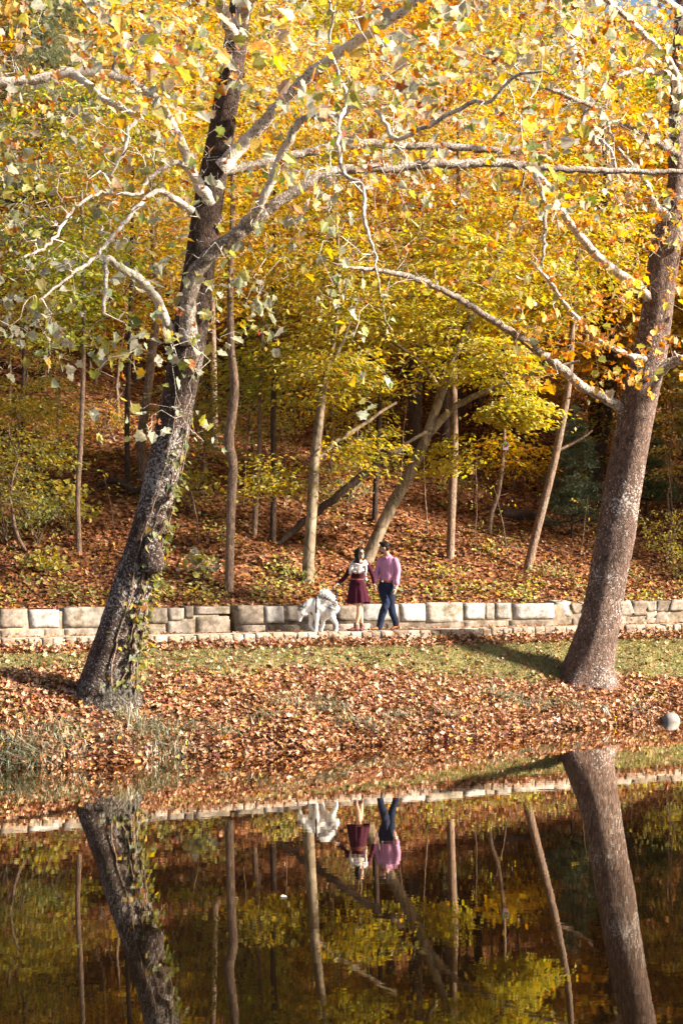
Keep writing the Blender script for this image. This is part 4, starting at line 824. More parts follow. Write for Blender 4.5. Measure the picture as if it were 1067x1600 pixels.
# logs
def log(name, label, cat, rows, mat, twigs=0):
    mb = MB(); r_ = [(a, b_, w_, d) for a, b_, w_, d in rows]; b0 = pxpath(rows)[0][:3]
    s = limb(mb, r_, 10, .15, .10, .02); 
    for q in range(twigs):
        i_ = int(rng.integers(2, len(s) - 2)); a = s[i_, :3]; e = a + rng.normal(size=3) * np.array([.5, .3, .3]) + np.array([0, 0, .25]); tube(mb, np.linspace(a, e, 5) + rng.normal(size=(5, 3)) * .02, np.linspace(.02, .005, 5), 5)
    o = mb.build(name, mat, None, off=b0); o.location = tuple(b0); return tag(o, label, cat)
dl = hit(432, 852)[1]
log('fallen_log', 'dark fallen trunk lying slantwise up the slope behind the pale beech', 'log', [(424, 858, 9, dl), (460, 828, 11, dl + .3), (520, 780, 12, dl + .8), (575, 738, 13, dl + 1.3), (625, 700, 13, dl + 1.8)], M['bark_dark'], 3)
p = hit(790, 812); log('fallen_log', 'dark mossy log lying across the hollow below the birdhouse', 'log', [(745, 800, 22, p[1] + .6), (790, 806, 26, p[1] + .3), (840, 812, 22, p[1] + .2), (880, 835, 12, p[1])], M['bark_dark'], 6)
p = hit(885, 830); log('fallen_branch', 'bent brown branch lying behind the foot of the right-leaning trunk', 'branch', [(838, 812, 7, p[1] + .2), (860, 822, 9, p[1]), (885, 838, 8, p[1] - .2), (905, 842, 5, p[1] - .3)], M['bark_grey'], 4)
p = hit(190, 768); log('fallen_branch', 'dark tangled dead branch at the foot of the thin straight trunk at left', 'branch', [(150, 758, 7, p[1]), (185, 752, 11, p[1]), (210, 768, 12, p[1] - .2), (228, 760, 6, p[1])], M['bark_dark'], 9)
p = hit(20, 835); log('fallen_branch', 'bare brown branch lying under the shrubs at the far left edge', 'branch', [(-30, 805, 8, p[1]), (5, 812, 8, p[1]), (20, 820, 6, p[1]), (42, 805, 4, p[1]), (35, 770, 3, p[1])], M['bark_grey'], 2)

# birdhouse
BD = hit(764, 830)[1]; bp_ = P(789, 697, BD - .12); s_ = BD / F
bh = thing('birdhouse', 'tiny lilac birdhouse with a turquoise roof on a thin trunk', 'birdhouse', bp_)
bw, bhh = 8.5 * s_, 13 * s_
mb = MB(); h2 = bw / 2
prof = [(-h2, -bhh / 2), (h2, -bhh / 2), (h2, bhh * .12), (0, bhh * .42), (-h2, bhh * .12)]
Vb = [(x, -h2, z) for x, z in prof] + [(x, h2, z) for x, z in prof]
mb.add(Vb, [[0, 1, 6, 5], [1, 2, 7, 6], [2, 3, 8, 7], [3, 4, 9, 8], [4, 0, 5, 9]]); mb.add(Vb, [[0, 4, 3, 2, 1]]); mb.add(Vb, [[5, 6, 7, 8, 9]])
mb.build('box', plain('lilac_paint', (.42, .33, .46), .5), bh, smooth=False)
for sg in (1, -1):
    mb = MB(); a = np.array([0, 0, bhh * .46]); e = np.array([sg * h2 * 1.5, 0, bhh * .06]); nrm = unit(np.array([sg * .5, 0, 1.0])) * .014
    Vr = [a + (0, -h2 * 1.35, 0), e + (0, -h2 * 1.35, 0), e + (0, h2 * 1.2, 0), a + (0, h2 * 1.2, 0)]; Vr = Vr + [q + nrm for q in Vr]
    mb.add(Vr, [[0, 3, 2, 1], [4, 5, 6, 7], [0, 1, 5, 4], [1, 2, 6, 5], [2, 3, 7, 6], [3, 0, 4, 7]]); mb.build('roof', plain('turquoise_paint', (.25, .55, .62), .5), bh, smooth=False)
mb = MB(); tube(mb, [(0, -h2 - .006, bhh * .02), (0, -h2 + .02, bhh * .02)], h2 * .5, 14); mb.build('entrance_hole', plain('dark_red', (.18, .02, .03), .6), bh)
mb = MB(); tube(mb, [(0, -h2 - .045, -bhh * .14), (0, -h2 + .02, -bhh * .14)], .008, 8); mb.build('perch', M['bark_grey'], bh)
# pond stones and edge plants
dB = F * HC / (1127 - HZ); rb = P(1047, 1127, dB); mb = MB(); stone(mb, (0, 0, 0), (.185, .16, .165), .3, .15, (.20, .19, .185), .02)
o = mb.build('boulder', M['rock']); o.location = tuple(rb + np.array([0, 0, .0])); tag(o, 'rounded smooth grey stone half in the water at the right edge', 'stone')
def spiky(label, px, py, n_, L, pal):
    b0 = hit(px, py, 20); mb = MB(); a = rng.uniform(0, 6.28, n_); el = rng.uniform(.2, 1.2, n_)
    for q in range(n_):
        s_ = np.linspace(0, 1, 6); d = np.array([math.cos(a[q]), math.sin(a[q]), 0]); l = L * rng.uniform(.6, 1.1); c = d * (s_ * l * math.cos(el[q]))[:, None]; c[:, 2] = l * (math.sin(el[q]) * s_ * 1.3 - .9 * s_ ** 2)
        w_ = .012 * np.sin(np.pi * (s_ * .85 + .1)); sdv = np.array([-d[1], d[0], 0]); V = np.vstack([c - sdv * w_[:, None], c + sdv * w_[:, None]]); f = [[i_, i_ + 1, i_ + 7, i_ + 6] for i_ in range(5)]
        mb.add(V, f, pick(pal, 1)[0])
    o = mb.build('spiky_plant', M['grass']); o.location = tuple(b0); tag(o, label, 'plant')
spiky('silvery narrow-leaved plant drooping to the water below the scaly-barked sycamore', 940, 1112, 70, .36, [(2, (.50, .50, .46)), (1, (.22, .26, .2)), (1, (.12, .15, .1))])
spiky('dark green narrow-leaved plant hanging over the bank at centre right', 868, 1098, 60, .26, [(2, (.10, .14, .06)), (1, (.2, .2, .09))])
mb = MB(); fl_ = P(440, 1402, F * HC / (1402 - HZ)); leaves(mb, np.zeros((1, 3)), np.array([[1., .2, 0]]), np.array([[0, 0, 1.]]), [.055], T_MAPLE, np.array([[.75, .72, .68]]))
o = mb.build('floating_leaf', M['litter']); o.location = (fl_[0], fl_[1], .006); tag(o, 'single small white leaf floating on the dark pond', 'leaf')
# ---------------------------------------------------------------- the couple and the dog
def fused(name, mb, mat, parent, voxel=.007, smooth=4, colfn=None, noise=0.0):
    """one continuous skin over overlapping closed forms"""
    src = mb.mesh('src'); o = bpy.data.objects.new('src', src); COL.objects.link(o)
    r = o.modifiers.new('r', 'REMESH'); r.mode = 'VOXEL'; r.voxel_size = voxel; r.use_smooth_shade = True
    if smooth: q = o.modifiers.new('s', 'SMOOTH'); q.factor = .5; q.iterations = smooth
    dg = bpy.context.evaluated_depsgraph_get(); me = bpy.data.meshes.new_from_object(o.evaluated_get(dg)); me.name = name
    bpy.data.objects.remove(o); bpy.data.meshes.remove(src)
    n_ = len(me.vertices); V = np.zeros(n_ * 3, np.float32); me.vertices.foreach_get('co', V); V = V.reshape(-1, 3)
    if noise:
        V2 = V + noise * np.sin(V[:, [1, 2, 0]] * 26 + 2 * np.sin(V[:, [2, 0, 1]] * 14)); me.vertices.foreach_set('co', V2.ravel())
    if colfn is not None:
        c = np.ones((n_, 4), np.float32); c[:, :3] = colfn(V); a = me.attributes.new('Col', 'FLOAT_COLOR', 'POINT'); a.data.foreach_set('color', c.ravel())
    me.polygons.foreach_set('use_smooth', np.ones(len(me.polygons), bool)); me.materials.clear(); me.materials.append(mat)
    ob = bpy.data.objects.new(name, me); COL.objects.link(ob); ob.parent = parent
    return ob
def chain(mb, rows, sides=16, ref=None, step=.02, cap=1.0):
    """rows x, y, z, half-width, (half-depth): a tapering closed limb with rounded ends"""
    q = np.asarray([list(r_) + ([r_[3]] if len(r_) == 4 else []) for r_ in rows], float); s_ = spline(q, step)
    t0 = unit(s_[0, :3] - s_[1, :3]); t1 = unit(s_[-1, :3] - s_[-2, :3]); a, b_ = s_[0].copy(), s_[-1].copy(); pre, post = [], []
    for f in (.97, .8, .5):
        g_ = math.sqrt(1 - f * f); e = a.copy(); e[:3] += t0 * min(a[3], a[4]) * f * cap; e[3:] *= g_; pre.append(e); e = b_.copy(); e[:3] += t1 * min(b_[3], b_[4]) * f * cap; e[3:] *= g_; post.append(e)
    s_ = np.vstack([pre, s_, post[::-1]]); tube(mb, s_[:, :3], s_[:, 3], sides, ref=ref, rad2=s_[:, 4])
def basis(f, up=(0, 0, 1)):
    f = unit(np.asarray(f, float)); l = unit(np.cross(up, f)); u_ = np.cross(f, l); return np.stack([f, l, u_], 1)   # columns: front, left, up
def head(mb, c, f, s=1.0, nose=1.0):
    B = basis(f); g_ = lambda x, y, z: np.asarray(c) + B @ (np.array([x, y, z]) * s)
    sph(mb, g_(-.012, 0, .028), np.array([.092, .073, .092]) * s, B, nu=24, nv=16); sph(mb, g_(.018, 0, -.045), np.array([.068, .058, .072]) * s, B, nu=20, nv=14)
    chain(mb, [(*g_(.086, 0, .015), .009 * s), (*g_(.103 * nose, 0, -.022), .014 * s)], 10, step=.01)
    sph(mb, g_(.070, 0, -.098), np.array([.024, .03, .02]) * s, B)
    for sg in (1, -1): sph(mb, g_(-.008, sg * .075, -.012), np.array([.024, .012, .034]) * s, B); sph(mb, g_(.075, sg * .028, .030), np.array([.018, .024, .010]) * s, B)
    return g_, B
def face(g_, B, root, s, lipcol, brow, eyes=True):
    for sg in (1, -1):
        mb = MB(); sph(mb, g_(.079, sg * .031, .010), np.array([.011, .015, .009]) * s, B); mb.build('eye', M['eye'], root)
        mb = MB(); chain(mb, [(*g_(.086, sg * .014, .030), .005), (*g_(.084, sg * .032, .037), .006), (*g_(.07, sg * .05, .030), .004)], 6, step=.01); mb.build('eyebrow', brow, root)
    mb = MB(); chain(mb, [(*g_(.066, .028, -.058), .005), (*g_(.083, 0, -.064), .009), (*g_(.066, -.028, -.058), .005)], 8, step=.008); mb.build('mouth', lipcol, root)
def hand(mb, w, d, palm, thumb, curl=.5, s=1.0, thumb_in=.3):
    """w wrist, d way the fingers point, palm the way the palm faces, thumb the side the thumb leaves from"""
    d = unit(np.asarray(d, float)); p = unit(np.asarray(palm, float) - d * (np.asarray(palm, float) @ d)); t = np.cross(d, p); t = t if t @ np.asarray(thumb, float) > 0 else -t
    w = np.asarray(w, float); g_ = lambda a, b_, c_: w + (d * a + t * b_ + p * c_) * s
    chain(mb, [(*g_(-.02, 0, 0), .026 * s, .019 * s), (*g_(.03, 0, 0), .036 * s, .016 * s), (*g_(.085, 0, .004), .038 * s, .014 * s)], 12, ref=t)
    for k, (off, L) in enumerate(((.028, .072), (.010, .082), (-.009, .076), (-.027, .060))):
        a, c_ = .088, .004; pts = [(*g_(a - .02, off, c_), .0095 * s)]; an = curl * (.25 + .06 * k)
        for f in (.42, .32, .26): a += L * f * math.cos(an); c_ += L * f * math.sin(an); pts.append((*g_(a, off * 1.06, c_), (.0092, .0085, .0072)[len(pts) - 1] * s)); an += curl * .75
        chain(mb, pts, 8, step=.012)
    chain(mb, [(*g_(.012, .024, .006), .013 * s), (*g_(.045, .052, .012 + .02 * thumb_in), .0105 * s), (*g_(.078, .056 - .02 * thumb_in, .016 + .04 * thumb_in), .0085 * s)], 8, step=.012)
    return g_
M['eye'] = plain('eye_dark', (.02, .012, .01), .2, 10, 0, .1)
def skinmat(name, col):
    m, n, out = newmat(name); b = nd(n, 'ShaderNodeBsdfPrincipled', i_Roughness=.5); b.inputs['Subsurface Weight'].default_value = .12; b.inputs['Subsurface Radius'].default_value = (.02, .008, .004)
    no = nd(n, 'ShaderNodeTexNoise', i_Scale=16.0); r = ramp(n, [(.3, tuple(c * .9 for c in col)), (.7, tuple(c * 1.08 for c in col))]); n.links.new(no.outputs[0], r.inputs[0]); n.links.new(r.outputs[0], b.inputs['Base Color']); n.links.new(b.outputs[0], out.inputs[0]); return m
SK_W = skinmat('skin_warm', (.55, .32, .22)); SK_M = skinmat('skin_tan', (.46, .26, .17)); LIP = plain('lip', (.42, .12, .10), .4, 20, 0); LIPM = plain('lip_man', (.34, .15, .11), .5, 20, 0)
HAIR = plain('hair_dark', (.010, .006, .005), .6, 90., .5, .5, .2); BEARD = plain('beard', (.05, .03, .022), .8, 120, .3, .4)
def cloth(name, col, wr=9.0, bump=.5, rough=.85, fine=None, sheen=.05):
    m, n, out = newmat(name); tc = nd(n, 'ShaderNodeTexCoord'); mp = nd(n, 'ShaderNodeMapping'); mp.inputs['Scale'].default_value = (1, 1, .55); n.links.new(tc.outputs['Object'], mp.inputs[0])
    no = nd(n, 'ShaderNodeTexNoise', i_Scale=wr, i_Detail=3.0, i_Distortion=1.2); n.links.new(mp.outputs[0], no.inputs['Vector'])
    b = nd(n, 'ShaderNodeBsdfPrincipled', i_Roughness=rough); b.inputs['Specular IOR Level'].default_value = .15; b.inputs['Sheen Weight'].default_value = sheen
    if fine is not None:
        ck = nd(n, 'ShaderNodeTexNoise', i_Scale=24.0, i_Detail=2.0); n.links.new(tc.outputs['Object'], ck.inputs['Vector']); r = ramp(n, [(.56, col), (.62, fine)]); n.links.new(ck.outputs[0], r.inputs[0])
    else: r = ramp(n, [(.3, tuple(c * .85 for c in col)), (.7, tuple(c * 1.1 for c in col))]); n.links.new(no.outputs[0], r.inputs[0])
    n.links.new(r.outputs[0], b.inputs['Base Color']); bp = nd(n, 'ShaderNodeBump', i_Strength=bump, i_Distance=.03); n.links.new(no.outputs[0], bp.inputs['Height']); n.links.new(bp.outputs[0], b.inputs['Normal']); n.links.new(b.outputs[0], out.inputs[0]); return m
C_SHIRT = cloth('pink_shirt', (.50, .245, .39), 9, .35); C_NAVY = cloth('navy_chino', (.013, .021, .050), 9); C_MAR = cloth('maroon_knit', (.042, .003, .014), 8); C_SCARF = cloth('scarf_print', (.60, .56, .52), 14, .6, .8, (.22, .04, .06))
C_BELT = plain('tan_leather', (.26, .075, .03), .45, 30, .2); C_BOOT = plain('burgundy_leather', (.11, .035, .03), .35, 30, .2, .3, .4); C_SHOE = plain('cognac_leather', (.38, .15, .06), .4, 30, .2); C_SOLE = plain('sole', (.04, .03, .025), .8)
C_STEEL = plain('steel', (.6, .6, .6), .25, 20, 0, .1, .6); C_STRAP = plain('black_strap', (.015, .015, .02), .6, 60, .2)
def stand(px, v): d = at_v(px, v); return np.array([(px - 533.5) * d / F, d, 1.652])
def Q(cx, cy_, y=0.0, x0=0.0, y0=0.0, k=648.): return ((cx - x0) / k, y, (y0 - cy_) / k)

# man --------------------------------------------------------
mo = stand(602.5, 4.85); man = thing('person', 'man in pink shirt, navy trousers and tan shoes walking hand in hand beside the woman', 'person', mo)
q = lambda cx, cy_, y=0.0: Q(cx, cy_, y, 760, 1189)
body = MB(); fm = np.array([-.62, -.78, 0]); lm = np.array([.78, -.62, 0])
hc = np.array(q(742, 112, .0)); mg, mB = head(body, hc, (-.97, .20, -.10))
chain(body, [(*q(765, 160, .01), .055), (*q(785, 225, .015), .062)], 14)
TORSO_M = [(*q(788, 232, .02), .09, .07), (*q(793, 262, .02), .158, .09), (*q(796, 305, .015), .172, .108), (*q(793, 380, .01), .164, .112), (*q(780, 470, 0), .148, .104), (*q(767, 540, 0), .142, .10), (*q(762, 600, 0), .150, .11), (*q(758, 640, 0), .145, .105)]
chain(body, TORSO_M, 24, ref=lm)
ARM_MR = [(*q(698, 268, .10), .052), (*q(668, 345, .13), .047), (*q(646, 430, .10), .041), (*q(634, 500, .02), .042), (*q(626, 585, -.04), .028)]
ARM_ML = [(*q(885, 275, -.09), .054), (*q(908, 350, -.12), .050), (*q(914, 445, -.11), .044), (*q(905, 520, -.14), .040), (*q(893, 640, -.17), .029)]
LEG_MF = [(*q(735, 610, .02), .098), (*q(745, 720, 0), .088), (*q(757, 850, -.03), .064), (*q(725, 960, -.02), .060), (*q(672, 1135, 0), .042), (*q(665, 1165, 0), .04)]
LEG_MB = [(*q(800, 610, -.02), .096), (*q(822, 720, .0), .085), (*q(828, 850, .04), .062), (*q(855, 980, .06), .058), (*q(897, 1110, .08), .042), (*q(905, 1140, .08), .04)]
for ch_ in (ARM_MR, ARM_ML, LEG_MF, LEG_MB): chain(body, ch_, 16)
hand(body, ARM_MR[-1][:3], (-.12, -.15, -1), (.6, -.8, 0), (-.7, -.6, 0), .75); hand(body, ARM_ML[-1][:3], (-.25, -.05, -1), (-.8, .5, 0), (-.5, -.9, 0), .8)
fused('body', body, SK_M, man, .0065, 3)
grown = lambda rows, g_, a=0, b_=None: [tuple(list(r_[:3]) + [w_ + g_ for w_ in r_[3:]]) for r_ in rows[a:b_]]
sh = MB(); chain(sh, grown(TORSO_M[1:6], .016) + [(*q(764, 556, 0), .160, .116)], 28, ref=lm, cap=.25); chain(sh, [(*q(784, 226, .02), .068, .065), (*q(788, 240, .02), .11, .08), (*q(793, 262, .02), .155, .095)], 20, ref=lm, cap=.2)
chain(sh, [(ARM_MR[0][0], ARM_MR[0][1], ARM_MR[0][2], .062)] + grown(ARM_MR, .012, 1, 4) + [(*q(630, 535, -.01), .050)], 16); chain(sh, [(ARM_ML[0][0], ARM_ML[0][1], ARM_ML[0][2], .064)] + grown(ARM_ML, .014, 1, 4) + [(*q(901, 560, -.15), .052)], 16)
fused('shirt', sh, C_SHIRT, man, .008, 4, noise=.003)
for rows in ([(*q(631, 520, -.01), .053), (*q(629, 545, -.015), .055)], [(*q(902, 545, -.148), .056), (*q(899, 572, -.152), .058)]): mb = MB(); chain(mb, rows, 16); mb.build('cuff', C_SHIRT, man)
for sg in (1, -1):                                                # collar points
    mb = MB(); a = np.array(q(778, 205, .0)); f0 = a + fm * .078 + np.array([0, 0, -.035]); pts = [a + lm * sg * .06 - fm * .05 + (0, 0, .015), a + lm * sg * .066 + fm * .03 + (0, 0, 0), f0 + lm * sg * .012, f0 + lm * sg * .055 + (0, 0, -.045) + fm * .012, a + lm * sg * .10 + fm * .03 + (0, 0, -.05)]
    V = np.array(pts); nn_ = unit(fm + lm * sg * .6 + np.array([0, 0, .4])) * .008; V = np.vstack([V, V + nn_]); mb.add(V, [[0, 1, 2, 3, 4], [9, 8, 7, 6, 5]]); mb.add(V, [[i_, (i_ + 1) % 5, (i_ + 1) % 5 + 5, i_ + 5] for i_ in range(5)]); mb.build('collar', C_SHIRT, man, smooth=False)
mb = MB(); a = np.array(q(790, 262, .02)) + fm * .106; e = np.array(q(765, 540, 0)) + fm * .118; s_ = np.linspace(0, 1, 12)[:, None]; c_ = a + (e - a) * s_ + fm * (.022 * np.sin(np.pi * s_)); tube(mb, c_, .013, 8, ref=lm, rad2=.006); mb.build('button_placket', C_SHIRT, man)
tr_ = MB(); chain(tr_, [(*q(766, 560, 0), .154, .112), (*q(762, 600, 0), .163, .122), (*q(760, 640, 0), .16, .12)], 24, ref=lm)
chain(tr_, grown(LEG_MF[:4], .018) + [(*q(690, 1080, -.01), .066), (*q(676, 1150, 0), .066)], 18); chain(tr_, grown(LEG_MB[:4], .018) + [(*q(885, 1065, .07), .064), (*q(899, 1118, .08), .064)], 18); fused('trousers', tr_, C_NAVY, man, .008, 3, noise=.005)
mb = MB(); tube(mb, [q(767, 540, 0), q(766, 562, 0)], .166, 28, ref=lm, rad2=.124); mb.build('belt', C_BELT, man)
mb = MB(); sph(mb, np.array(q(766, 551, 0)) + fm * .124, (.024, .02, .02)); mb.build('buckle', C_STEEL, man)
def shoe(root, heel, toe, h, wdt, mat, top=None, shaft=0):
    heel = np.array(heel); toe = np.array(toe); d = toe - heel; mb = MB(); up = np.array([0, 0, 1.])
    chain(mb, [(*(heel + d * .05 + up * h * .5), wdt * .82, h * .5), (*(heel + d * .35 + up * h * .55), wdt * .85, h * .55), (*(heel + d * .65 + up * h * .40), wdt * 1.0, h * .38), (*(heel + d * .92 + up * h * .28), wdt * .8, h * .26)], 16, ref=unit(np.cross(d, up)))
    if top is not None: chain(mb, [(*(heel + d * .18 + up * h * .6), shaft), (*top, shaft * 1.02)], 14)
    o = fused('shoe' if top is None else 'boot', mb, mat, root, .006, 2); sb = MB(); tube(sb, [heel + d * -.02 + (0, 0, .008), heel + d * .3 + (0, 0, .006), heel + d * .7 + (0, 0, .006), heel + d * .99 + (0, 0, .010)], [wdt * .8, wdt * .75, wdt * 1.02, wdt * .55], 14, ref=unit(np.cross(d, up)), rad2=.011)
    sb.build('sole', C_SOLE, o); return o
shoe(man, q(700, 1189, .0), q(566, 1189, -.06), .075, .048, C_SHOE); shoe(man, q(938, 1155, .10), q(828, 1189, .03), .075, .048, C_SHOE)
mb = MB(); tube(mb, [q(895, 628, -.168), q(893, 640, -.17)], .034, 16); wt = mb.build('watch_strap', C_STEEL, man); mb = MB(); sph(mb, np.array(q(889, 633, -.17)) + np.array([-.005, -.035, 0]), (.017, .008, .017)); mb.build('watch_face', C_STEEL, wt)
hm = MB(); sph(hm, mg(-.022, 0, .048), (.096, .081, .088), mB, nu=24, nv=16); sph(hm, mg(.045, 0, .105), (.052, .06, .034), mB); sph(hm, mg(-.07, 0, -.01), (.04, .066, .062), mB)
ho = fused('hair', hm, HAIR, man, .006, 1, noise=.004); mb = MB(); sph(mb, mg(.038, 0, -.088), (.050, .054, .028), mB, nu=20, nv=12); fused('beard', mb, BEARD, man, .006, 1); face(mg, mB, man, 1.0, LIPM, HAIR)

# woman ------------------------------------------------------
wo = stand(558.5, 4.75); wom = thing('person', 'long-haired woman in maroon dress and printed scarf, walking and holding the dog leash', 'person', wo)
q = lambda cx, cy_, y=0.0: Q(cx, cy_, y, 400, 1189)
body = MB(); fw = np.array([-.30, -.95, 0]); lw_ = np.array([.95, -.30, 0])
hcw = np.array(q(437, 190, .0)); wg, wB = head(body, hcw, (.50, -.86, .14), .95, .97)
chain(body, [(*q(425, 245, .01), .047), (*q(420, 305, .015), .05)], 14)
TORSO_W = [(*q(420, 305, .02), .08, .06), (*q(425, 332, .02), .135, .075), (*q(422, 375, .01), .145, .095), (*q(415, 420, 0), .138, .10), (*q(400, 480, 0), .115, .088), (*q(393, 520, 0), .118, .085), (*q(400, 590, 0), .155, .105), (*q(405, 640, 0), .168, .115)]
chain(body, TORSO_W, 24, ref=lw_)
ARM_WR = [(*q(335, 338, .03), .045), (*q(288, 420, .03), .040), (*q(236, 492, 0), .036), (*q(185, 545, -.05), .033), (*q(140, 585, -.08), .022)]
ARM_WL = [(*q(520, 322, -.02), .045), (*q(560, 390, .02), .040), (*q(590, 460, .03), .036), (*q(606, 530, .02), .033), (*q(612, 590, .0), .022)]
LEG_WF = [(*q(390, 640, -.04), .092), (*q(408, 760, -.05), .076), (*q(418, 870, -.06), .052), (*q(414, 970, -.05), .052), (*q(388, 1090, -.04), .034), (*q(384, 1150, -.04), .034)]
LEG_WB = [(*q(425, 640, .05), .092), (*q(432, 760, .05), .074), (*q(436, 870, .05), .050), (*q(444, 970, .06), .050), (*q(452, 1090, .06), .034), (*q(454, 1150, .06), .034)]
for ch_ in (ARM_WR, ARM_WL, LEG_WF, LEG_WB): chain(body, ch_, 16)
RH = hand(body, ARM_WR[-1][:3], (-.80, -.30, -.50), (.2, -.4, -.8), (-.2, -.9, .3), 1.5, .88, .9); hand(body, ARM_WL[-1][:3], (.10, -.25, -1), (.7, .6, 0), (-.6, -.7, 0), .8, .88)
fused('body', body, SK_W, wom, .006, 3)
dr = MB(); chain(dr, grown(TORSO_W[1:6], .014), 26, ref=lw_, cap=.2)
chain(dr, [(*ARM_WR[0][:3], .06)] + grown(ARM_WR, .010, 1, 4) + [(*q(150, 577, -.075), .032)], 14); chain(dr, [(*ARM_WL[0][:3], .06)] + grown(ARM_WL, .010, 1, 4) + [(*q(610, 570, .005), .032)], 14); fused('dress_top', dr, C_MAR, wom, .007, 3, noise=.004)
sk_ = MB(); n_ = 84; th = np.linspace(0, 2 * np.pi, n_, endpoint=False); rings = []
for t in np.linspace(0, 1, 16):
    cz = q(395 + 12 * t, 512 + (826 - 512) * t); ra, rb_ = .128 + .098 * t ** .7 + .01 * t, .096 + .085 * t ** .8; ple = 1 + .055 * t * (np.sin(th * 13 + .8 * np.sin(th * 3)) + .4 * np.sin(th * 7 + 1)); hem = .022 * t * np.sin(th * 2 + .5)
    rings.append(np.array(cz)[None] + lw_ * (np.cos(th) * ra * ple)[:, None] + fw * (np.sin(th) * rb_ * ple)[:, None] + np.stack([t * .01 * np.ones(n_), np.zeros(n_), hem], 1))
V = np.vstack(rings); i = np.arange(15)[:, None] * n_; j = np.arange(n_)[None]; sk_.add(V, np.stack([i + j, i + n_ + j, i + n_ + (j + 1) % n_, i + (j + 1) % n_], -1).reshape(-1, 4)); sk_.build('skirt', C_MAR, wom)
mb = MB(); tube(mb, [q(394, 512, 0), q(393, 530, 0)], .139, 28, ref=lw_, rad2=.106); mb.build('belt', C_BELT, wom)
sc = MB(); c0 = np.array(q(422, 320, .0))                              # looped scarf with one long end
for k in range(3):
    a = np.linspace(0, 2 * np.pi, 40); rr = .112 + .02 * k; pts = c0 + lw_ * (np.cos(a) * (rr + .018))[:, None] + fw * (np.sin(a) * rr + .012)[:, None]; pts[:, 2] += .02 - .03 * k - .05 * (1 + k * .75) * np.clip(np.sin(a), 0, 1) ** 1.3 + .012 * np.sin(a * 5 + k) + .03 * (np.sin(a) < 0)
    tube(sc, pts, .034 + .006 * np.sin(a * 4 + k * 2), 12, cap=False)
for sx, L, top, yy in ((502, .30, 345, -.165), (320, .17, 345, -.11)):
    s_ = np.linspace(0, 1, 14); pts = np.array([q(sx - 8 + (6 if sx > 400 else -14) * t, top, yy) for t in s_]); pts[:, 2] -= s_ * L; pts[:, 0] += .008 * np.sin(s_ * 9); tube(sc, pts, .036 + .008 * np.sin(s_ * 7), 12, ref=lw_, rad2=.016)
sph(sc, np.array(q(425, 400, -.12)), (.085, .05, .075)); fused('scarf', sc, C_SCARF, wom, .008, 2, noise=.006)
hw = MB(); sph(hw, wg(-.026, 0, .042), (.094, .087, .090), wB, nu=24, nv=16)
for a_, b_, L, r_ in ((-.05, .070, .30, .040), (-.02, -.082, .34, .042), (-.075, 0, .33, .055), (-.06, -.05, .36, .045), (.0, -.078, .36, .034), (-.07, .045, .31, .042), (.012, .078, .22, .026), (.045, -.085, .34, .036), (.075, -.075, .36, .028), (.02, -.10, .38, .036)):
    s_ = np.linspace(0, 1, 9); pts = np.array([wg(a_ - .02 * t, b_ * (1 + .25 * t) + .012 * math.sin(t * 9 + b_ * 50), .06 - L * t) for t in s_]); chain(hw, [(*p_, r_ * (1 - .45 * t)) for p_, t in zip(pts, s_)], 12)
for sg in (1, -1): chain(hw, [(*wg(.055, sg * .03, .112), .022), (*wg(.04, sg * .065, .085), .024), (*wg(.01, sg * .080, .02), .026)], 10)
fused('hair', hw, HAIR, wom, .006, 1, noise=.005); face(wg, wB, wom, .95, LIP, HAIR)
mb = MB(); chain(mb, [(*wg(.070, .024, -.058), .0035), (*wg(.0835, 0, -.063), .0045), (*wg(.070, -.024, -.058), .0035)], 6, step=.008); mb.build('teeth', plain('teeth', (.75, .72, .66), .3, 10, 0, .05), wom)
shoe(wom, q(405, 1189, -.04), q(268, 1189, -.09), .072, .043, C_BOOT, np.array(q(378, 1105, -.04)), .047); shoe(wom, q(462, 1189, .09), q(440, 1189, -.08), .072, .043, C_BOOT, np.array(q(454, 1108, .06)), .046)
mb = MB(); tube(mb, [q(152, 577, -.073), q(146, 581, -.076)], .030, 14); mb.build('bracelet', C_STEEL, wom)

# dog --------------------------------------------------------
do = stand(503, 4.75); dog = thing('dog', 'white and grey husky in dark harness, walking with head lowered and tail curled up', 'dog', do)
q = lambda cx, cy_, y=0.0: Q(cx, cy_, y, 520, 938, 843.)
db = MB(); ry = np.array([0, 1., 0])
OUT = [(345, 450, 630, .105), (400, 378, 682, .135), (470, 360, 690, .14), (540, 374, 668, .135), (600, 402, 640, .125), (660, 435, 640, .125), (715, 462, 650, .12), (748, 490, 620, .095)]
chain(db, [(*q(x, (a + b_) / 2), w_, (b_ - a) / 2 / 843) for x, a, b_, w_ in OUT], 24, ref=ry, step=.03)
chain(db, [(*q(410, 500), .125, .15), (*q(330, 505, -.01), .115, .135), (*q(262, 545, -.02), .10, .11), (*q(215, 585, -.03), .085, .09)], 20, ref=ry)
sph(db, q(190, 595, -.035), (.098, .095, .095)); chain(db, [(*q(190, 630, -.04), .07), (*q(172, 690, -.05), .050), (*q(160, 745, -.055), .034)], 14); chain(db, [(*q(200, 640, -.06), .06), (*q(250, 640, -.07), .045)], 12)
for (bx, by, tx, ty, y) in ((152, 560, 118, 488, .02), (205, 545, 238, 478, -.085)): chain(db, [(*q(bx, by, y * .8), .044, .026), (*q((bx + tx) / 2, (by + ty) / 2, y), .030, .018), (*q(tx, ty, y), .006, .005)], 10, step=.01)
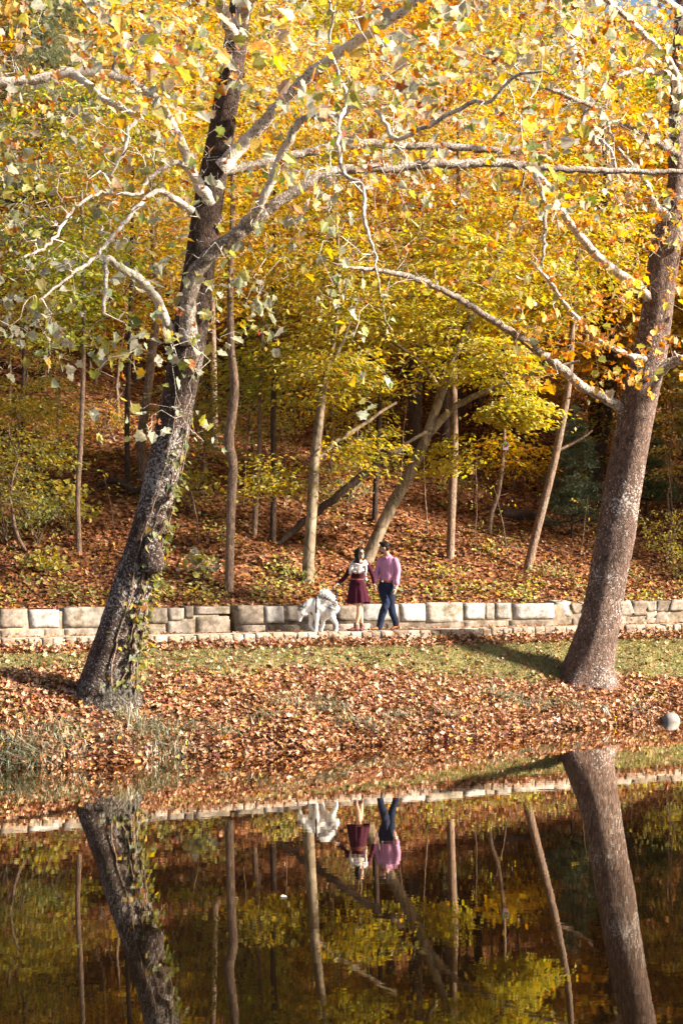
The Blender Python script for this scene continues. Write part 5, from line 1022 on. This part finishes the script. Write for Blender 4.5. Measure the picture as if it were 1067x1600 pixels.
for rows in ([(430, 600, .085, -.06), (436, 700, .052, -.075), (433, 800, .036, -.08), (430, 880, .032, -.08), (428, 915, .034, -.08), (412, 926, .032, -.085)],
             [(360, 620, .08, .05), (338, 730, .048, .06), (322, 830, .034, .065), (352, 890, .031, .065), (378, 918, .033, .06), (368, 926, .03, .06)],
             [(690, 560, .115, -.05), (668, 640, .092, -.06), (705, 720, .058, -.065), (756, 800, .036, -.065), (764, 860, .031, -.065), (762, 912, .034, -.065), (745, 926, .032, -.07)],
             [(630, 600, .10, .05), (565, 680, .068, .06), (528, 750, .044, .065), (535, 830, .033, .065), (515, 900, .031, .065), (505, 924, .033, .065), (490, 927, .03, .065)]): chain(db, [(*q(a, b_, y), w_) for a, b_, w_, y in rows], 14)
chain(db, [(*q(742, 505, 0), .045), (*q(725, 440, 0), .045), (*q(675, 375, 0), .056), (*q(615, 325, -.01), .070), (*q(560, 300, -.02), .066), (*q(515, 308, -.02), .045), (*q(490, 328, -.02), .02)], 14)
def dogcol(V):
    x, y, z = V.T; cx = x * 843 + 520; cyy = 938 - z * 843; nz = .5 + .5 * np.sin(x * 31 + 3 * np.sin(z * 27)) * np.cos(z * 39 + y * 20)
    top = np.interp(cx, [345, 400, 470, 540, 600, 660, 715, 748], [450, 378, 360, 374, 402, 435, 462, 490]); dep = cyy - top
    gsad = np.clip((150 + 60 * nz - dep) / 110, 0, 1) * np.clip((cx - 455) / 60, 0, 1) * (dep > -25) * np.clip((790 - cx) / 40, 0, 1); gth = np.clip(1 - np.hypot((cx - 700) / 60, (cyy - 620) / 110), 0, 1) * .5
    ghead = np.clip((615 - cyy + (cx - 190) * .2) / 30, 0, 1) * (cx < 215) * .85 + np.clip(1 - np.hypot((cx - 225) / 60, (cyy - 520) / 60), 0, 1) * .6; gback = np.clip((40 - dep) / 60, 0, 1) * (cx > 230) * (cx < 460) * .35
    tail = ((cyy < top - 22) & (cx > 460)).astype(float); gg = np.clip(np.maximum.reduce([gsad * (1 - tail), gth, ghead, gback * (1 - tail)]) * (.9 + .4 * nz), 0, 1)[:, None]
    return np.array([.76, .74, .71]) * (1 - gg) + np.array([.17, .16, .15]) * gg
M['fur'] = colmat('fur', .9, .2, 60., .12, .1); dbo = fused('body', db, M['fur'], dog, .009, 5, dogcol, .003)
me = dbo.data; nv_ = len(me.vertices); Vd = np.zeros(nv_ * 3, np.float32); Nd = np.zeros(nv_ * 3, np.float32); me.vertices.foreach_get('co', Vd); me.vertex_normals.foreach_get('vector', Nd); Vd = Vd.reshape(-1, 3).astype(float); Nd = Nd.reshape(-1, 3).astype(float)
ks = rng.choice(nv_, min(nv_, 5000), False); ks = ks[(Vd[ks, 2] > .12) & ~((Vd[ks, 0] < -.36) & (Vd[ks, 2] < .42))]; Vs, Ns = Vd[ks], Nd[ks]; istail = (Vs[:, 2] > .60) & (Vs[:, 0] > -.08)
Dr = unit(Ns * .55 + np.array([.75, 0, -.55]) + rng.normal(size=Vs.shape) * .3); Dr[istail] = unit(Ns[istail] * .9 + np.array([-.3, 0, .2]) + rng.normal(size=(istail.sum(), 3)) * .35); Ls = np.where(istail, rng.uniform(.03, .06, len(ks)), rng.uniform(.012, .026, len(ks)))[:, None]; Sd = unit(np.cross(Dr, Ns + 1e-3)) * .005
ct = MB(); ct.add(np.stack([Vs - Sd, Vs + Sd, Vs + Dr * Ls], 1).reshape(-1, 3), np.arange(len(ks) * 3).reshape(-1, 3), np.clip(dogcol(Vs) * (1.12 + rng.normal(size=(len(ks), 1)) * .06), 0, .85)); ct.build('coat', M['fur'], dog, smooth=False)
mb = MB(); sph(mb, q(153, 757, -.058), (.018, .02, .016)); mb.build('nose', M['eye'], dog)
for x_, y in ((190, -.118), (158, .02)): mb = MB(); sph(mb, q(x_, 655, y), (.012, .012, .011)); mb.build('eye', M['eye'], dog)
hs = MB()
for cx_, a, b_, w_ in ((438, 350, 698, .158),):
    aa = np.linspace(0, 2 * np.pi, 40); pts = np.array([q(cx_ + 12 * math.cos(t), (a + b_) / 2 + (b_ - a) / 2 * 1.02 * -math.sin(t), w_ * math.cos(t)) for t in aa]); tube(hs, pts, .017, 8, cap=False, ref=(1, 0, 0), rad2=.006)
pts = np.array([q(x, t - 8, -.02) for x, t in ((370, 415), (438, 355), (520, 358), (600, 392), (660, 424), (715, 455))]); tube(hs, spline(pts, .03), .016, 8, ref=ry, rad2=.007)
aa = np.linspace(R(100), R(260), 20); pts = np.array([q(360 + 30 * math.cos(t), 540 + 110 * math.sin(t), -.125 * math.sin(t * 1.0 + .4)) for t in aa]); tube(hs, pts, .014, 8, cap=False, rad2=.006)
hs.build('harness', C_STRAP, dog)
# leash: strap from her hand to the harness, and the spare end hanging with its clip
le = thing('leash', 'dark strap leash running from the woman to the dog, spare end hanging with a clip', 'leash', wo)
hpt = wo + RH(.085, 0, .028); hp2 = do + np.array(q(470, 340, -.03)); s_ = np.linspace(0, 1, 20)[:, None]; c_ = hpt + (hp2 - hpt) * s_; c_[:, 2] -= .03 * np.sin(np.pi * s_[:, 0]); mb = MB(); tube(mb, c_ - wo, .013, 8, ref=(0, 0, 1), rad2=.005)
e = do + np.array(q(742, 460, -.12)); mid = (hpt + e) / 2 + np.array([.03, 0, -.02]); tail_ = spline([hpt + (.02, 0, 0), mid, e], .03); tube(mb, tail_ - wo, .012, 8, rad2=.005); mb.build('strap', C_STRAP, le)
mb = MB(); a = np.linspace(0, 2 * np.pi, 20); tube(mb, e - wo + np.stack([np.cos(a) * .022, np.zeros(20), np.sin(a) * .03 - .03], 1), .008, 8, cap=False); mb.build('clip', C_STRAP, le)
